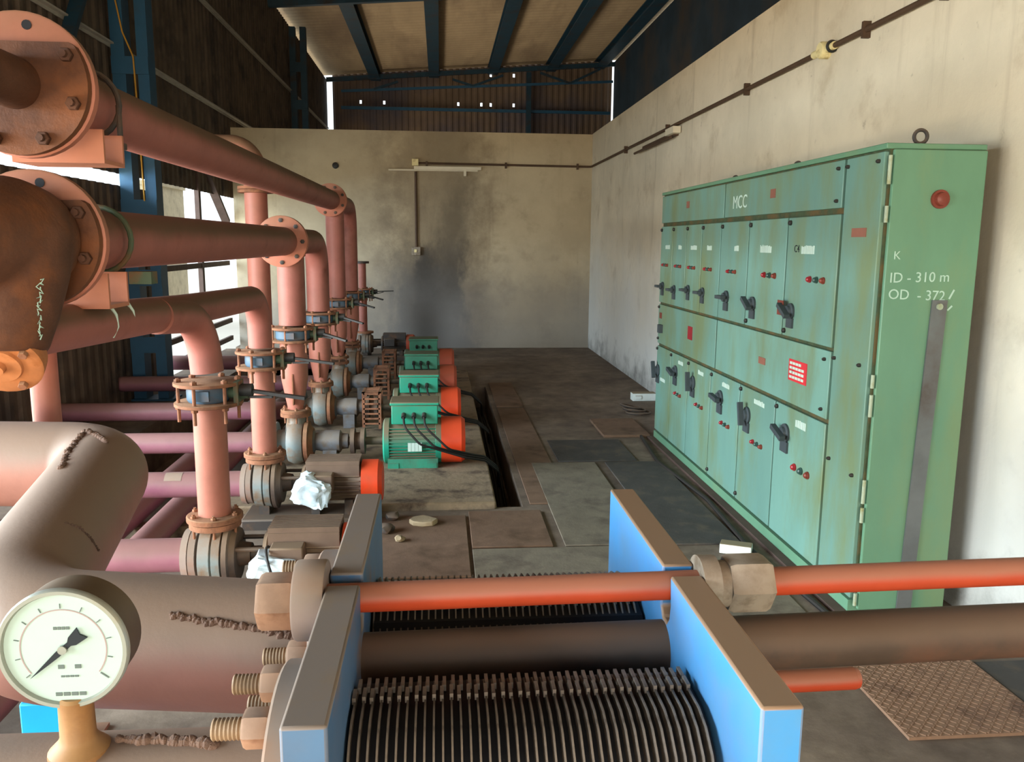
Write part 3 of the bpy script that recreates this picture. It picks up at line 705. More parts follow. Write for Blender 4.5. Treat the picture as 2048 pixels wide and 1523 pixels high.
# near ends: flanges and strainers
for t, z, nm in ((tA, 2.115, 'A'), (tB, 1.70, 'B')):
    m = flange_mb((-1.135, 2.455, z), (0, 1, 0), .193, .032); fl = m.build('end_flange', 'flange_salmon', t, bevel=.0)
    for k in range(8):
        th = math.radians(80)+k*math.pi/4; m = MB(); m.cyl((-1.135+.158*math.cos(th), 2.453, z+.158*math.sin(th)), (-1.135+.158*math.cos(th), 2.456, z+.158*math.sin(th)), .013, n=12); m.build('bolt_hole', 'gasket', fl)
def strainer(label, z, near=False):
    s = thing('strainer', label, 'strainer', (-1.135, 2.2, z-.35))
    if near:
        m = MB(); m.tube([(-1.14, 2.45, z), (-1.14, 2.22, z), (-1.14, 2.10, z), (-1.14, 1.98, z), (-1.14, 1.85, z), (-1.14, 1.7, z), (-1.14, 1.55, z)], [.07, .07, .09, .12, .135, .135, .12], 32)
        m.tube([(-1.14, 2.02, z+.02), (-1.14, 1.99, z-.06), (-1.14, 1.97, z-.11), (-1.14, 1.95, z-.16)], [.10, .10, .09, .082], 32)
    else:
        m = MB(); m.tube([(-1.14, 2.45, z), (-1.14, 2.41, z), (-1.14, 2.30, z), (-1.14, 2.1, z), (-1.14, 1.98, z), (-1.14, 1.78, z)], [.13, .15, .165, .125, .085, .08], 32)
        m.tube([(-1.14, 2.31, z+.09), (-1.14, 2.30, z+.02), (-1.14, 2.27, z-.08), (-1.14, 2.25, z-.20), (-1.14, 2.235, z-.29)], [.10, .165, .162, .135, .108], 32)
    b = m.build('body', 'strainer_rust', s); rm = b.modifiers.new('blend', 'REMESH'); rm.mode = 'VOXEL'; rm.voxel_size = .009; rm.use_smooth_shade = True; sm = b.modifiers.new('soften', 'SMOOTH'); sm.iterations = 12; sm.factor = .5
    m = MB(); m.prism([(-1.137+.188*math.cos(a), 2.427, min(z+.188*math.sin(a), z+.108)) for a in [math.pi*2*k/48+.03 for k in range(48)]], (0, .027, 0)); m.build('body_flange', 'strainer_rust', s)
    for k in (-1, 0, 1, 2, 3):
        a = math.radians(28-47*k if k >= 0 else 152); px, pz = -1.137+.158*math.cos(a), z+.158*math.sin(a)
        q = MB(); q.nut((px, 2.427, pz), (0, -1, 0), .018, .019); q.cyl((px, 2.42, pz), (px, 2.395, pz), .010, n=8); q.build('bolt', 'rust_dark', s)
    d = Vector((0.06, -.80, -.60)).normalized(); c = Vector((-1.14, 1.945, z-.165)) if near else Vector((-1.14, 2.235, z-.30)); cr = .8 if near else 1.0
    m = MB(); m.lathe(c-d*.02, d, [(t_, r_*cr) for t_, r_ in [(0, .104), (.03, .106), (.048, .106), (.052, .10), (.052, .06), (.06, .056), (.06, .022), (.075, .018)]], 30); m.build('cover', 'strainer_cover', s)
    for k in range(4):
        th = k*math.pi/2+.5; a = d.cross(Vector((0, 0, 1))).normalized(); e = d.cross(a); p = c+d*.03+(a*math.cos(th)+e*math.sin(th))*.083*cr
        m = MB(); m.nut(p, d, .015, .012); m.build('cover_bolt', 'rust', s)
    return s
sA = strainer('rusty strainer at the upper left corner, on the topmost header', 2.115, True)
sB = strainer('rusty strainer with chalk marks and orange cover, on the middle header', 1.70)
# chalk scribble and cast arrow on the lower strainer
q = MB(); rr = random.Random(3); pts = []
for k in range(46):
    tt = k/45; zc = 1.60-.15*tt+.006*math.sin(k*1.9)
    rad = .155-.035*tt if zc > 1.5 else .14-.2*(1.5-zc)
    ang = -.52+.035*math.sin(k*2.3)+.03*math.sin(k*.9)+rr.uniform(-.02, .02)
    pts.append((-1.14+(rad+.005)*math.cos(ang), 2.262+(rad+.005)*math.sin(ang), zc))
q.tube(pts, .0016, 6); q.build('chalk_writing', 'chalk', sB)
q = MB(); q.prism([(-1.105, 2.083, 1.765), (-1.075, 2.088, 1.775), (-1.045, 2.10, 1.68), (-1.058, 2.096, 1.675)], (0, -.006, 0)); q.build('cast_arrow', 'ink_black', sB)
# saddle plates under the headers
def saddle(parent, x0, x1, y, z0, z1, r, zc):
    q = MB(); q.box(x0, x1, y, y+.012, z0, z1); q.box(x0, x1, y, y+.16, z0-.012, z0); q.box(x0, x1, y+.15, y+.162, z0, z1); q.build('saddle_plate', 'support_salmon', parent)
saddle(tA, -1.245, -.985, 2.60, 1.935, 2.02, .1, 2.1)
saddle(tB, -1.235, -1.0, 2.60, 1.505, 1.60, .1, 1.7)
m = MB(); m.torus((-1.10, 2.78, 2.115), (0, 1, 0), .103, .009); m.cyl((-1.0, 2.78, 2.115), (-1.0, 2.78, 1.98), .009, n=8); m.nut((-1.0, 2.78, 2.0), (0, 0, -1), .02, .018); m.build('pipe_clamp', 'dark_iron', tA)
m = MB(); m.torus((-1.10, 2.80, 1.70), (0, 1, 0), .105, .009); m.box(-1.0, -.93, 2.77, 2.83, 1.56, 1.60); m.build('pipe_clamp', 'valve_green', tB)
# pipe stand under the headers
t = thing('pipe_stand', 'pale pink upright stand below the lower strainer', 'pipe stand', (-1.27, 2.72, 0))
m = MB(); m.cyl((-1.265, 2.72, 0), (-1.265, 2.72, 1.493), .042, n=20); m.build('post', 'riser_paint', t)
m = MB(); m.box(-1.35, -1.18, 2.64, 2.80, 0, .012); m.build('base_plate', 'riser_paint', t)
# riser at the back with a flange, turning away behind the top header
t = thing('riser_pipe', 'flanged pink riser standing behind the middle header', 'pipe', (-1.53, 7.2, -.45))
m = MB(); m.tube(fillet([(-1.53, 7.2, -.45), (-1.53, 7.2, 2.47), (-2.1, 7.2, 2.47)], .19), .093, 24); m.build('pipe', 'riser_paint', t)
m = MB(); m.lathe((-1.53, 7.2, 2.095), (0, 0, 1), [(0, .145), (.024, .145)], 30); m.lathe((-1.53, 7.2, 2.123), (0, 0, 1), [(0, .145), (.024, .145)], 30); m.build('flange', 'rust', t)

# ------------------------------------------------------------------ butterfly valves on the risers
def valve(x, y, z, R, r, label, ndl=0.27, dz=-.03, dy=-.05):
    t = thing('butterfly_valve', label, 'valve', (x, y, z-.12), 'butterfly valves on the risers')
    for s, nm in ((1, 'flange'), (-1, 'flange')):
        m = MB(); m.lathe((x, y, z+s*.046-.008), (0, 0, 1), [(0, R*.98), (.002, R), (.014, R), (.016, R*.98)], 32); m.build(nm, 'rust', t)
    m = MB(); m.lathe((x, y, z-.037), (0, 0, 1), [(0, r*1.18), (.012, r*1.28), (.062, r*1.28), (.074, r*1.18)], 28)
    m.box(x-.03, x+.03, y-r*1.5, y-r*1.2, z-.022, z+.022); m.build('body', 'valve_blue', t)
    for k in range(6):
        th = k*math.pi/3+.3; px, py = x+R*.86*math.cos(th), y+R*.86*math.sin(th)
        m = MB(); m.cyl((px, py, z-.125), (px, py, z+.072), .008, n=8); m.nut((px, py, z+.054), (0, 0, 1), .014, .015); m.nut((px, py, z-.068), (0, 0, 1), .014, .015); m.build('stud_bolt', 'rust', t)
    m = MB(); m.cyl((x+r*1.2, y, z), (x+r*1.2+.09, y, z), .028, n=14); m.box(x+r*1.2+.035, x+r*1.2+.055, y-.055, y+.055, z-.05, z+.055); m.build('stem_neck', 'valve_green', t)
    m = MB(); a = Vector((x+r*1.2+.08, y-.01, z+.012)); e = a+Vector((ndl, dy, dz))
    m.cyl(a-Vector((.03, 0, 0)), a+Vector((.03, 0, 0)), .03, n=14); m.bar(a, e, .028, .014); m.bar(a+Vector((.02, -.005, -.03)), a+Vector((ndl*.45, dy*.5, dz*.5-.012)), .018, .010); m.build('lever_handle', 'black_iron', t)
    return t
VZ = 1.032
RY = [3.75, 5.0, 6.12, 7.42, 8.82, 10.2, 12.0]
RX = [-1.042, -1.072, -1.075, -1.075, -1.085, -1.09, -1.08]
v1 = valve(RX[0], RY[0], VZ-.005, .148, .073, 'butterfly valve on the nearest riser')
v2 = dup(v1, (RX[1]-RX[0], RY[1]-RY[0], -.025), 'butterfly valve on the thin riser just behind the nearest one')
v3 = valve(RX[2], RY[2], VZ, .168, .098, 'butterfly valve on the first thick riser, third from the front', .20, -.05, -.1)
v4 = dup(v3, (0, RY[3]-RY[2], .0), 'butterfly valve on the elbow riser, fourth from the front')
v5 = dup(v3, (RX[4]-RX[2], RY[4]-RY[2], .03), 'butterfly valve on the fifth riser, half hidden by nearer pipes')
v6 = dup(v3, (RX[5]-RX[2], RY[5]-RY[2], .02), 'butterfly valve on the sixth riser, near the partition')
t7 = valve(RX[6], RY[6], .99, .12, .06, 'butterfly valve on the thin farthest riser before the partition', .26, .01, 0)
# spools between valve and pump
def spool(x, y, z0, z1, r, taper, label):
    t = thing('riser_spool', label, 'pipe', (x, y, z0), 'riser spools above the pumps')
    m = MB()
    if taper: m.tube([(x, y, z1), (x, y, z0+.30), (x, y, z0+.255), (x, y, z0+.05), (x, y, z0)], [r, r, r*.97, .058, .056], 26)
    else: m.cyl((x, y, z0), (x, y, z1), r, n=26)
    m.build('pipe', 'riser_paint', t)
    R = r*1.72 if not taper else .11
    m = MB(); m.lathe((x, y, z0+.012), (0, 0, 1), [(0, R), (.02, R), (.024, R*.96), (.026, r*1.1 if not taper else .065)], 30); fl = m.build('bottom_flange', 'rust', t)
    ring_bolts((x, y, z0+.03), (0, 0, 1), R*.83, 6, .013, .018, 'rust', t, 'flange_bolt', .09)
    return t
s1 = spool(RX[0], 3.75, .425, VZ-.06, .0725, False, 'straight pink spool under the nearest butterfly valve')
dup(s1, (RX[1]-RX[0], 1.25, -.025), 'straight pink spool under the second butterfly valve')
s3 = spool(RX[2], RY[2], .44, VZ-.055, .098, True, 'tapered pink spool with rusty rib, third riser from the front')
m = MB(); m.box(RX[2]-.003, RX[2]+.005, RY[2]-.105, RY[2]-.055, .52, .75); m.build('rib', 'rust', s3)
dup(s3, (0, RY[3]-RY[2], -.01), 'tapered pink spool on the elbow riser, fourth from the front')
dup(s3, (RX[4]-RX[2], RY[4]-RY[2], .03), 'tapered pink spool on the fifth riser')
dup(s3, (RX[5]-RX[2], RY[5]-RY[2], .02), 'tapered pink spool on the sixth riser near the partition')
t = thing('riser_pipe', 'thin dark pink riser farthest back beside the partition', 'pipe', (RX[6], 12, .4))
m = MB(); m.cyl((RX[6]-.03, 12, .42), (RX[6]-.03, 12, .93), .06, n=18); m.cyl((RX[6]-.03, 12, 1.045), (RX[6]-.03, 12, 1.40), .055, n=18); m.build('pipe', 'pink_paint', t)
m = MB(); m.lathe((RX[6]-.03, 12, 1.40), (0, 0, 1), [(0, .10), (.03, .10)], 20); m.build('top_flange', 'dark_iron', t)

# ------------------------------------------------------------------ pump sets
def small_pump(x, y, zc, label, fan='fan_orange', motor='motor_brown'):
    t = thing('pump_set', label, 'pump', (x+.35, y, 0), 'pump sets in the row')
    m = MB(); m.lathe((x-.055, y, zc), (1, 0, 0), [(0, .10), (.004, .148), (.055, .152), (.06, .14), (.066, .152), (.10, .150), (.106, .09), (.125, .085)], 34)
    m.tube([(x, y, zc+.08), (x, y, .40)], .062, 20); m.build('volute', 'pump_grey', t)
    m = MB(); m.lathe((x+.055, y, zc), (1, 0, 0), [(0, .156), (.022, .156), (.026, .13), (.05, .12)], 34); m.build('casing_cover', 'pump_brown', t)
    m = MB(); m.lathe((x, y, .405), (0, 0, 1), [(0, .115), (.026, .115)], 28); m.build('discharge_flange', 'rust', t)
    m = MB(); m.lathe((x-.10, y, zc), (1, 0, 0), [(0, .125), (.03, .125), (.03, .08), (.05, .08)], 28); m.build('suction_flange', 'flange_grey', t)
    m = MB(); m.lathe((x+.10, y, zc), (1, 0, 0), [(0, .06), (.06, .05), (.06, .035), (.13, .035), (.13, .075), (.155, .075)], 20)
    for s in (-1, 1): m.cyl((x+.09, y+s*.085, zc+.05), (x+.26, y+s*.085, zc+.05), .011, n=8)
    m.build('adapter', 'dark_iron', t)
    xm = x+.225
    m = MB(); n = 44; prof = []
    m.lathe((xm, y, zc), (1, 0, 0), [(0, .10), (.02, .118), (.04, .10), (.34, .10), (.36, .112), (.375, .112)], 28)
    m.box(xm+.03, xm+.35, y-.10, y+.10, zc+.06, zc+.128)
    for k in range(24):
        th = 2*math.pi*k/24; c, s = math.cos(th), math.sin(th)
        if s > .72: continue
        m.bar((xm+.03, y+.106*c, zc+.106*s), (xm+.35, y+.106*c, zc+.106*s), .006, .022, (0, -s, c) if False else (0, c, s))
    for k in range(9): m.box(xm+.03, xm+.35, y-.095+k*.022, y-.087+k*.022, zc+.126, zc+.152)
    m.build('motor', motor, t)
    m = MB(); m.lathe((xm+.36, y, zc), (1, 0, 0), [(0, .134), (.10, .134), (.125, .115), (.128, .03)], 34); m.build('fan_cover', fan, t)
    m = MB(); m.box(xm+.05, xm+.2, y-.19, y-.10, zc-.02, zc+.09); m.build('terminal_box', motor, t, bevel=.008)
    m = MB(); m.box(x-.03, x+.03, y-.09, y+.09, .09, zc-.10); 
    for xx in (xm+.06, xm+.26): m.box(xx, xx+.05, y-.12, y+.12, .09, zc-.085)
    m.build('foot', 'dark_iron', t)
    m = MB(); m.box(x-.12, xm+.40, y-.19, y+.115, .0, .09); m.build('base_frame', 'dark_iron', t, bevel=.01)
    return t
p1 = small_pump(RX[0], 3.75, .265, 'nearest pump with brown ribbed motor, partly behind the blue press plate')
p2 = dup(p1, (RX[1]-RX[0], 1.25, -.025), 'second pump with brown ribbed motor and bright orange fan cover')
p7 = small_pump(RX[6], 12.0, .25, 'farthest dark pump with a dull red fan cover by the partition', 'fan_dull_orange', 'dark_iron')

def big_pump(x, y, label, motor, fan, cover_style):
    zc = .225
    t = thing('pump_set', label, 'pump', (x+.6, y, .04), 'pump sets in the row')
    m = MB(); m.lathe((x-.065, y, zc), (1, 0, 0), [(0, .11), (.01, .15), (.045, .165), (.09, .165), (.12, .15), (.13, .10)], 34)
    m.tube([(x, y, zc+.08), (x, y, zc+.15), (x, y, .44)], [.085, .07, .062], 22); m.build('volute', 'pump_grey', t)
    m = MB(); m.lathe((x, y, .425), (0, 0, 1), [(0, .112), (.026, .112)], 28); m.build('discharge_flange', 'rust', t)
    m = MB(); m.lathe((x-.17, y, zc), (1, 0, 0), [(0, .15), (.03, .15), (.03, .09), (.11, .09)], 28); m.build('suction_flange', 'pump_grey', t)
    m = MB(); m.lathe((x+.065, y, zc), (1, 0, 0), [(0, .155), (.028, .155), (.034, .12), (.06, .10)], 30); m.build('casing_cover', 'rust', t)
    m = MB(); m.lathe((x+.12, y, zc), (1, 0, 0), [(0, .09), (.02, .065), (.07, .075), (.09, .085), (.20, .085), (.215, .06), (.26, .055)], 24); m.box(x+.2, x+.30, y-.09, y+.09, .05, zc-.05); m.build('bearing_housing', 'bearing_grey', t)
    m = MB(); m.cyl((x+.36, y, zc), (x+.66, y, zc), .03, n=16)
    m.lathe((x+.40, y, zc), (1, 0, 0), [(0, .10), (.03, .10), (.03, .065), (.075, .065), (.075, .10), (.105, .10)], 26); m.build('coupling', 'pump_brown', t)
    if cover_style:
        m = MB(); a, b, w, hh = x+.385, x+.53, .13, zc+.16
        for xx in (a, b):
            m.box(xx-.012, xx+.012, y-w, y-w+.012, .05, hh); m.box(xx-.012, xx+.012, y+w-.012, y+w, .05, hh); m.box(xx-.012, xx+.012, y-w, y+w, hh-.012, hh)
        for k in range(7):
            zz = .09+k*.045; m.box(a, b, y-w, y-w+.006, zz, zz+.016)
        for k in range(5):
            yy = y-w+.02+k*.052; m.box(a, b, yy, yy+.014, hh-.008, hh)
        m.build('coupling_guard', 'rust', t)
    xm = x+.64; zm = .225; R = .165
    m = MB(); m.lathe((xm, y, zm), (1, 0, 0), [(0, .06), (.004, R*.93), (.015, R*1.04), (.05, R*1.04), (.055, R*.93), (.39, R*.93), (.395, R*1.04), (.435, R*1.04), (.44, R*.9)], 40)
    for k in range(40):
        th = 2*math.pi*k/40; c, s = math.cos(th), math.sin(th)
        if s > .8: continue
        m.bar((xm+.05, y+R*.96*c, zm+R*.96*s), (xm+.40, y+R*.96*c, zm+R*.96*s), .007, .022, (0, c, s))
    m.build('motor_body', motor, t)
    m = MB(); m.box(xm+.07, xm+.41, y-.125, y+.125, zm+.15, zm+.292); m.box(xm+.06, xm+.42, y-.135, y+.135, zm+.292, zm+.316); tb = m.build('terminal_box', motor, t, bevel=.006)
    for k in range(3):
        px = xm+.16+k*.075; m = MB(); m.cyl((px, y-.123, zm+.225), (px, y-.165, zm+.21), .017, n=10); m.build('cable_gland', 'black_iron', tb)
    m = MB(); m.lathe((xm+.435, y, zm+.005), (1, 0, 0), [(0, R*1.06), (.15, R*1.06), (.178, R*.93), (.182, .05)], 38); m.build('fan_cover', fan, t)
    m = MB(); m.box(xm+.05, xm+.12, y-.165, y+.165, .045, .09); m.box(xm+.33, xm+.40, y-.165, y+.165, .045, .09)
    for s in (-1, 1): m.box(xm+.04, xm+.41, y+s*.14-.02, y+s*.14+.02, .05, .12)
    m.build('foot', motor, t)
    return t
b3 = big_pump(RX[2], RY[2], 'nearest green motor pump with white label and loose cables', 'motor_green', 'fan_orange', False)
xm3 = RX[2]+.64
m = MB(); q = .225-.01
for k in range(4): m.box(xm3+.19+.026*k, xm3+.19+.026*k+.024, RY[2]-.186, RY[2]-.1765, q-.032, q+.032)
m.build('white_label', 'white_paint', b3)
b4 = big_pump(RX[3], RY[3], 'second green motor pump, with rusty slotted coupling guard and orange fan cover', 'motor_green', 'fan_orange', True)
b5 = big_pump(RX[4], RY[4], 'third green motor pump with dull orange fan cover', 'motor_shaded_green', 'fan_dull_orange', True)
b6 = dup(b5, (RX[5]-RX[4], RY[5]-RY[4], 0), 'fourth green motor pump, farthest, against the dark foot of the partition')
# cables from the terminal boxes to the trench
for i, (b, y, x) in enumerate(((b3, RY[2], RX[2]), (b4, RY[3], RX[3]), (b5, RY[4], RX[4]))):
    lb = ['black cables draping from the nearest green motor to the trench', 'black cables draping from the second green motor to the trench', 'black cables draping from the third green motor to the trench'][i]
    t = thing('motor_cables', lb, 'cable', (.1, y, .1), 'motor cables')
    for k in range(3):
        px = x+.80+k*.075
        m = MB(); m.tube(fillet([(px, y-.16, .436), (px+.01, y-.25, .38), (px+.12+.03*k, y-.28, .26-.02*k), (.18+.02*k, y-.22+.05*k, .14), (.33, y-.10+.06*k, .085), (.44, y-.02+.07*k, -.03), (.45, y+.1+.06*k, -.2)], .08, 5), .0085, 8)
        m.build('cable', 'rubber', t)
# plastic bags tied over the small motors' terminal boxes
def bag(label, c, sx, sy, sz, seed, rot=0.0, strap=True):
    t = thing('plastic_bag', label, 'bag', (c[0], c[1], c[2]-sz))
    bm = bmesh.new(); bmesh.ops.create_icosphere(bm, subdivisions=4, radius=1.0)
    mb = MB(); vs = []
    for v in bm.verts:
        p = v.co.copy(); k = noise.noise(p*1.6+Vector((seed, 0, 0)))*.22+abs(noise.noise(p*3.5+Vector((0, seed, 0))))*.22
        q = Vector([math.copysign(abs(a)**.62, a) for a in p])*(0.86+k)
        q = Vector((q.x*sx, q.y*sy, q.z*sz)); q.rotate(Matrix.Rotation(rot, 3, 'Y')); vs.append(q+Vector(c))
    mb.add(vs, [[v.index for v in f_.verts] for f_ in bm.faces]); bm.free()
    mb.build('sheet', 'bag_white', t, angle=25)
    if strap:
        mb = MB(); mb.torus(c, (.55, .25, .85) if not rot else (1, .1, .35), max(sx, sz)*.93, .006); mb.build('strap', 'rubber', t)
    return t
bag('white plastic bag with a black strap, tied over the nearest motor', (-.745, 3.585, .25), .115, .10, .085, 2.0, .15)
bag('white plastic bag tied over the second motor, beside the orange fan cover', (-.765, 4.82, .235), .12, .10, .10, 9.0, 0.35, False)

# suction pipes running off to the left
for i, (y, z, r, lb) in enumerate(((3.75, .265, .078, 'nearest pink suction pipe'), (5.0, .235, .078, 'second pink suction pipe with a pale painted patch'), (6.12, .225, .076, 'third suction pipe, with small holes in its pink paint'),
                               (7.42, .20, .080, 'fourth pink suction pipe from the front'), (8.82, .215, .080, 'fifth pink suction pipe, passing in front of the column foot'), (10.2, .24, .088, 'sixth and farthest pink suction pipe'))):
    t = thing('suction_pipe', lb, 'pipe', (-2.2, y, z), 'suction pipes')
    xe = RX[i]-(.10 if i < 2 else .17)
    m = MB(); m.tube([(-3.9, y, z), (xe-.02, y, z)] if i else [(-2.6, y, z), (-1.5, y, z), (xe-.02, y, z)], r, 24); m.build('pipe', 'suction_paint', t)
    m = MB(); R = .125 if i < 2 else .15; m.lathe((xe-.034, y, z), (1, 0, 0), [(0, R*.97), (.03, R)], 28); m.build('flange', 'suction_paint' if i > 1 else 'flange_grey', t)
    if i == 1:
        m = MB(); n = 8
        vs = []
        for a in range(n+1):
            th = .1+a/n*.9
            for xx in (-1.66, -1.56): vs.append((xx, y-(r+.001)*math.sin(th), z+(r+.001)*math.cos(th)))
        m.add(vs, [(2*a, 2*a+1, 2*a+3, 2*a+2) for a in range(n)]); m.build('paint_patch', 'flange_grey', t)
for x, y0, y1, z, lb in ((-1.80, 1.0, 9.3, -.12, 'low purple pipe running under the suction pipes, right of its twin'), (-2.08, 1.0, 12.8, -.12, 'low purple pipe running under the suction pipes, left of its twin')):
    m = MB(); m.tube([(x, y0, z), (x, y1, z)], .085, 20); m.build('tmp', 'suction_paint').name = 'trench_pipe'
    o = COL.objects[-1]; tag(o, lb, 'pipe', 'pipes in the sunken bay')
for x, ya in ((-1.94, 1.6), (-1.94, 5.5), (-1.94, 9.0)):
    m = MB(); m.box(x-.28, x+.28, ya, ya+.12, -.45, -.205); tag(m.build('pipe_sleeper', 'concrete'), {1.6: 'concrete sleeper under the purple pipes at their near end', 5.5: 'concrete sleeper under the purple pipes at mid length', 9.0: 'concrete sleeper under the far end of the purple pipes'}[ya], 'sleeper', 'sleepers in the sunken bay')
# concrete plinth under the big pumps
m = MB(); m.box(-1.42, .352, 5.12, 10.75, -.02, .05)
for y in (5.32, 6.72, 8.1): pass
tag(m.build('pump_plinth', 'concrete', bevel=.012), 'long concrete plinth under the green motor pumps', 'plinth')
m = MB()
for k in range(5): m.tube(fillet([(.40+.02*k, 5.35+.1*k, -.28), (.42+.015*k, 6.4, -.22+.03*(k % 3)), (.40+.02*k, 7.8, -.16+.03*((k+1) % 3)), (.43+.01*k, 9.6, -.24)], .5), .011, 8)
tag(m.build('trench_cables', 'rubber'), 'black cables lying in the trench beside the plinth', 'cable')

# ------------------------------------------------------------------ plate heat exchanger in front
ZT = 1.15
HX = thing('plate_heat_exchanger', 'plate heat exchanger with blue end plates in the foreground', 'heat exchanger', (.12, 1.33, 0))
def frame_plate(xa, xb, mt):
    q = MB(); c = 1.311
    poly = [(.885, 0), (.885, ZT), (c-.024, ZT), (c-.030, ZT-.05), (c-.026, ZT-.075), (c-.012, ZT-.09), (c+.012, ZT-.09), (c+.026, ZT-.075), (c+.026, ZT-.05), (c+.022, ZT), (1.785, ZT), (1.785, 0)]
    q.prism([(xa, y, z) for y, z in poly], (xb-xa, 0, 0)); return q.build('end_plate', mt, HX, bevel=.004)
frame_plate(-.188, -.133, 'frame_shaded_blue'); frame_plate(.383, .437, 'frame_blue')
# plate pack
cb = 1.311
prof = [(.965, .12), (.965, .93), (.975, .975), (.998, 1.012), (1.03, 1.035), (1.065, 1.045), (1.13, 1.045), (1.19, 1.03), (1.235, .985), (1.25, .93),
        (1.40, .93), (1.415, .985), (1.46, 1.02), (1.52, 1.032), (1.585, 1.032), (1.62, 1.022), (1.65, 1.002), (1.675, .975), (1.685, .93), (1.685, .12)]
def plate_mesh(bumps):
    q = MB(); t = .0028
    q.prism([(0, y, z) for y, z in prof], (t, 0, 0))
    for y, z, o in bumps: q.box(-.0012+o, t+.0012+o, y-.013, y+.013, z-.006, z+.004)
    return q
NP = 40; x0 = -.128; st = (.378-x0)/NP
pa = plate_mesh([(1.125, 1.047, -.0015), (1.165, 1.040, .0025), (1.52, 1.034, -.0015), (1.48, 1.024, .0025)]); pb = plate_mesh([(1.128, 1.047, .0), (1.168, 1.040, .003), (1.515, 1.034, -.001)])
protos = []
for q in (pa, pb):
    q.v = [p+Vector((x0, 0, 0)) for p in q.v]; protos.append(q.build('plate', 'plate_steel', HX))
for k in range(2, NP):
    o = protos[k % 2].copy(); COL.objects.link(o); o.location = (st*k, 0, 0); o.parent = HX; ORG[o] = ORG[HX]
protos[1].location = (st, 0, 0)
q = MB()
inner = [(y+(.02 if y < cb else -.02) if not 1.2 < y < 1.42 else y, z-.012) for y, z in prof[1:-1]]
inner = [(.985, .125)]+inner+[(1.665, .125)]
q.prism([(x0+.002, y, z) for y, z in inner], (.378-x0-.002, 0, 0)); q.build('gasket_stack', 'gasket', HX)
# carrying bar and tie bolt
q = MB(); q.cyl((-.133, cb, 1.002), (1.75, cb, 1.028), .047, n=28); q.build('carrying_bar', 'bar_brown', HX)
RZ = lambda x: 1.118+.012*x
q = MB(); q.cyl((-.30, cb, RZ(-.3)), (1.9, cb, RZ(1.9)), .0245, n=24); q.build('tie_bolt', 'rod_orange', HX)
q = MB(); q.nut((-.30, cb, RZ(-.3)), (1, 0, 0), .06, .047); q.build('tie_nut', 'nut_rust', HX)
q = MB(); q.lathe((-.24, cb, RZ(-.24)), (1, 0, 0), [(0, .064), (.004, .066), (.046, .066), (.05, .064)], 28); q.build('washer', 'flange_grey', HX)
q = MB(); q.lathe((.4375, cb, RZ(.44)), (1, 0, 0), [(0, .050), (.03, .050), (.03, .040), (.05, .040)], 26); q.build('washer', 'nut_steel', HX)
q = MB(); q.nut((.487, cb, RZ(.5)), (1, 0, 0), .075, .050); q.build('tie_nut', 'nut_steel', HX)
q = MB(); q.cyl((.43, 1.62, .752), (.905, 1.62, .757), .0245, n=20); q.lathe((.905, 1.62, .757), (1, 0, 0), [(0, .0245), (.01, .022), (.015, .014)], 20); q.build('tie_bolt', 'rod_orange', HX)
# nozzle flanges with studs
def nozzle(parent, y, z, phases):
    q = MB(); q.lathe((-.188, y, z), (-1, 0, 0), [(0, .183), (.004, .186), (.042, .186), (.046, .183)], 44); q.build('nozzle_flange', 'flange_grey', parent)
    for ph in phases:
        py, pz = y+.152*math.sin(ph), z+.152*math.cos(ph)
        q = MB(); q.nut((-.234, py, pz), (-1, 0, 0), .036, .027); q.build('nozzle_nut', 'nut_rust', parent)
        q = MB(); q.thread((-.268, py, pz), (-1, 0, 0), .045, .0155, .0055); q.build('stud', 'stud_thread', parent)
nozzle(HX, 1.515, .925, [math.pi/8+k*math.pi/4 for k in range(8)])
nozzle(HX, 1.115, .905, [math.pi/8+k*math.pi/4 for k in range(8)])
q = MB()
for xa in (-.188, .383): q.box(xa-.03, xa+.085, .95, 1.72, 0, .03)
q.build('foot', 'frame_shaded_blue', HX)

# pipes bolted to the exchanger
t = thing('elbow_pipe', 'large dusty pink pipe with two elbows, behind the pressure gauge', 'pipe', (-.8, 1.9, .8))
m = MB(); path = fillet([(-.236, 1.515, .925), (-.83, 1.515, .975), (-.965, 2.42, 1.055), (-2.4, 2.55, 1.055)], [.17, .15], 14)
m.tube(path, .123, 44); m.build('pipe', 'big_pipe_paint', t)
def bead_path(name, pts, n, r, seed):
    m = MB(); rr = random.Random(seed); pts = [Vector(p) for p in pts]
    for k in range(n):
        u = k/(n-1)*(len(pts)-1); i = min(int(u), len(pts)-2); c = pts[i].lerp(pts[i+1], u-i); d = (pts[i+1]-pts[i]).normalized()
        a = r*rr.uniform(.7, 1.3); c += Vector((rr.uniform(-.3, .3), rr.uniform(-.3, .3), rr.uniform(-.2, .3)))*r*.6
        m.lathe(c-d*a*.8, d+Vector((rr.uniform(-.4, .4), rr.uniform(-.4, .4), rr.uniform(-.4, .4))), [(0, a*.3), (a*.4, a*.85), (a*.9, a), (a*1.3, a*.7), (a*1.7, a*.2)], 8)
    return m.build(name, 'weld', t)
bead_path('weld_seam', [(-.482, 1.434, 1.039), (-.433, 1.428, 1.029), (-.371, 1.424, 1.02), (-.309, 1.419, 1.009), (-.257, 1.414, .997)], 60, .0062, 4)
bead_path('weld_seam', [(-.42, 1.44, .853), (-.36, 1.43, .857), (-.314, 1.416, .859)], 16, .005, 5)
bead_path('weld_seam', [(-.935, 2.058, 1.145), (-.973, 2.185, 1.151), (-.991, 2.289, 1.16), (-.992, 2.349, 1.171), (-.941, 2.298, 1.168), (-.905, 2.262, 1.159)], 60, .0075, 6)
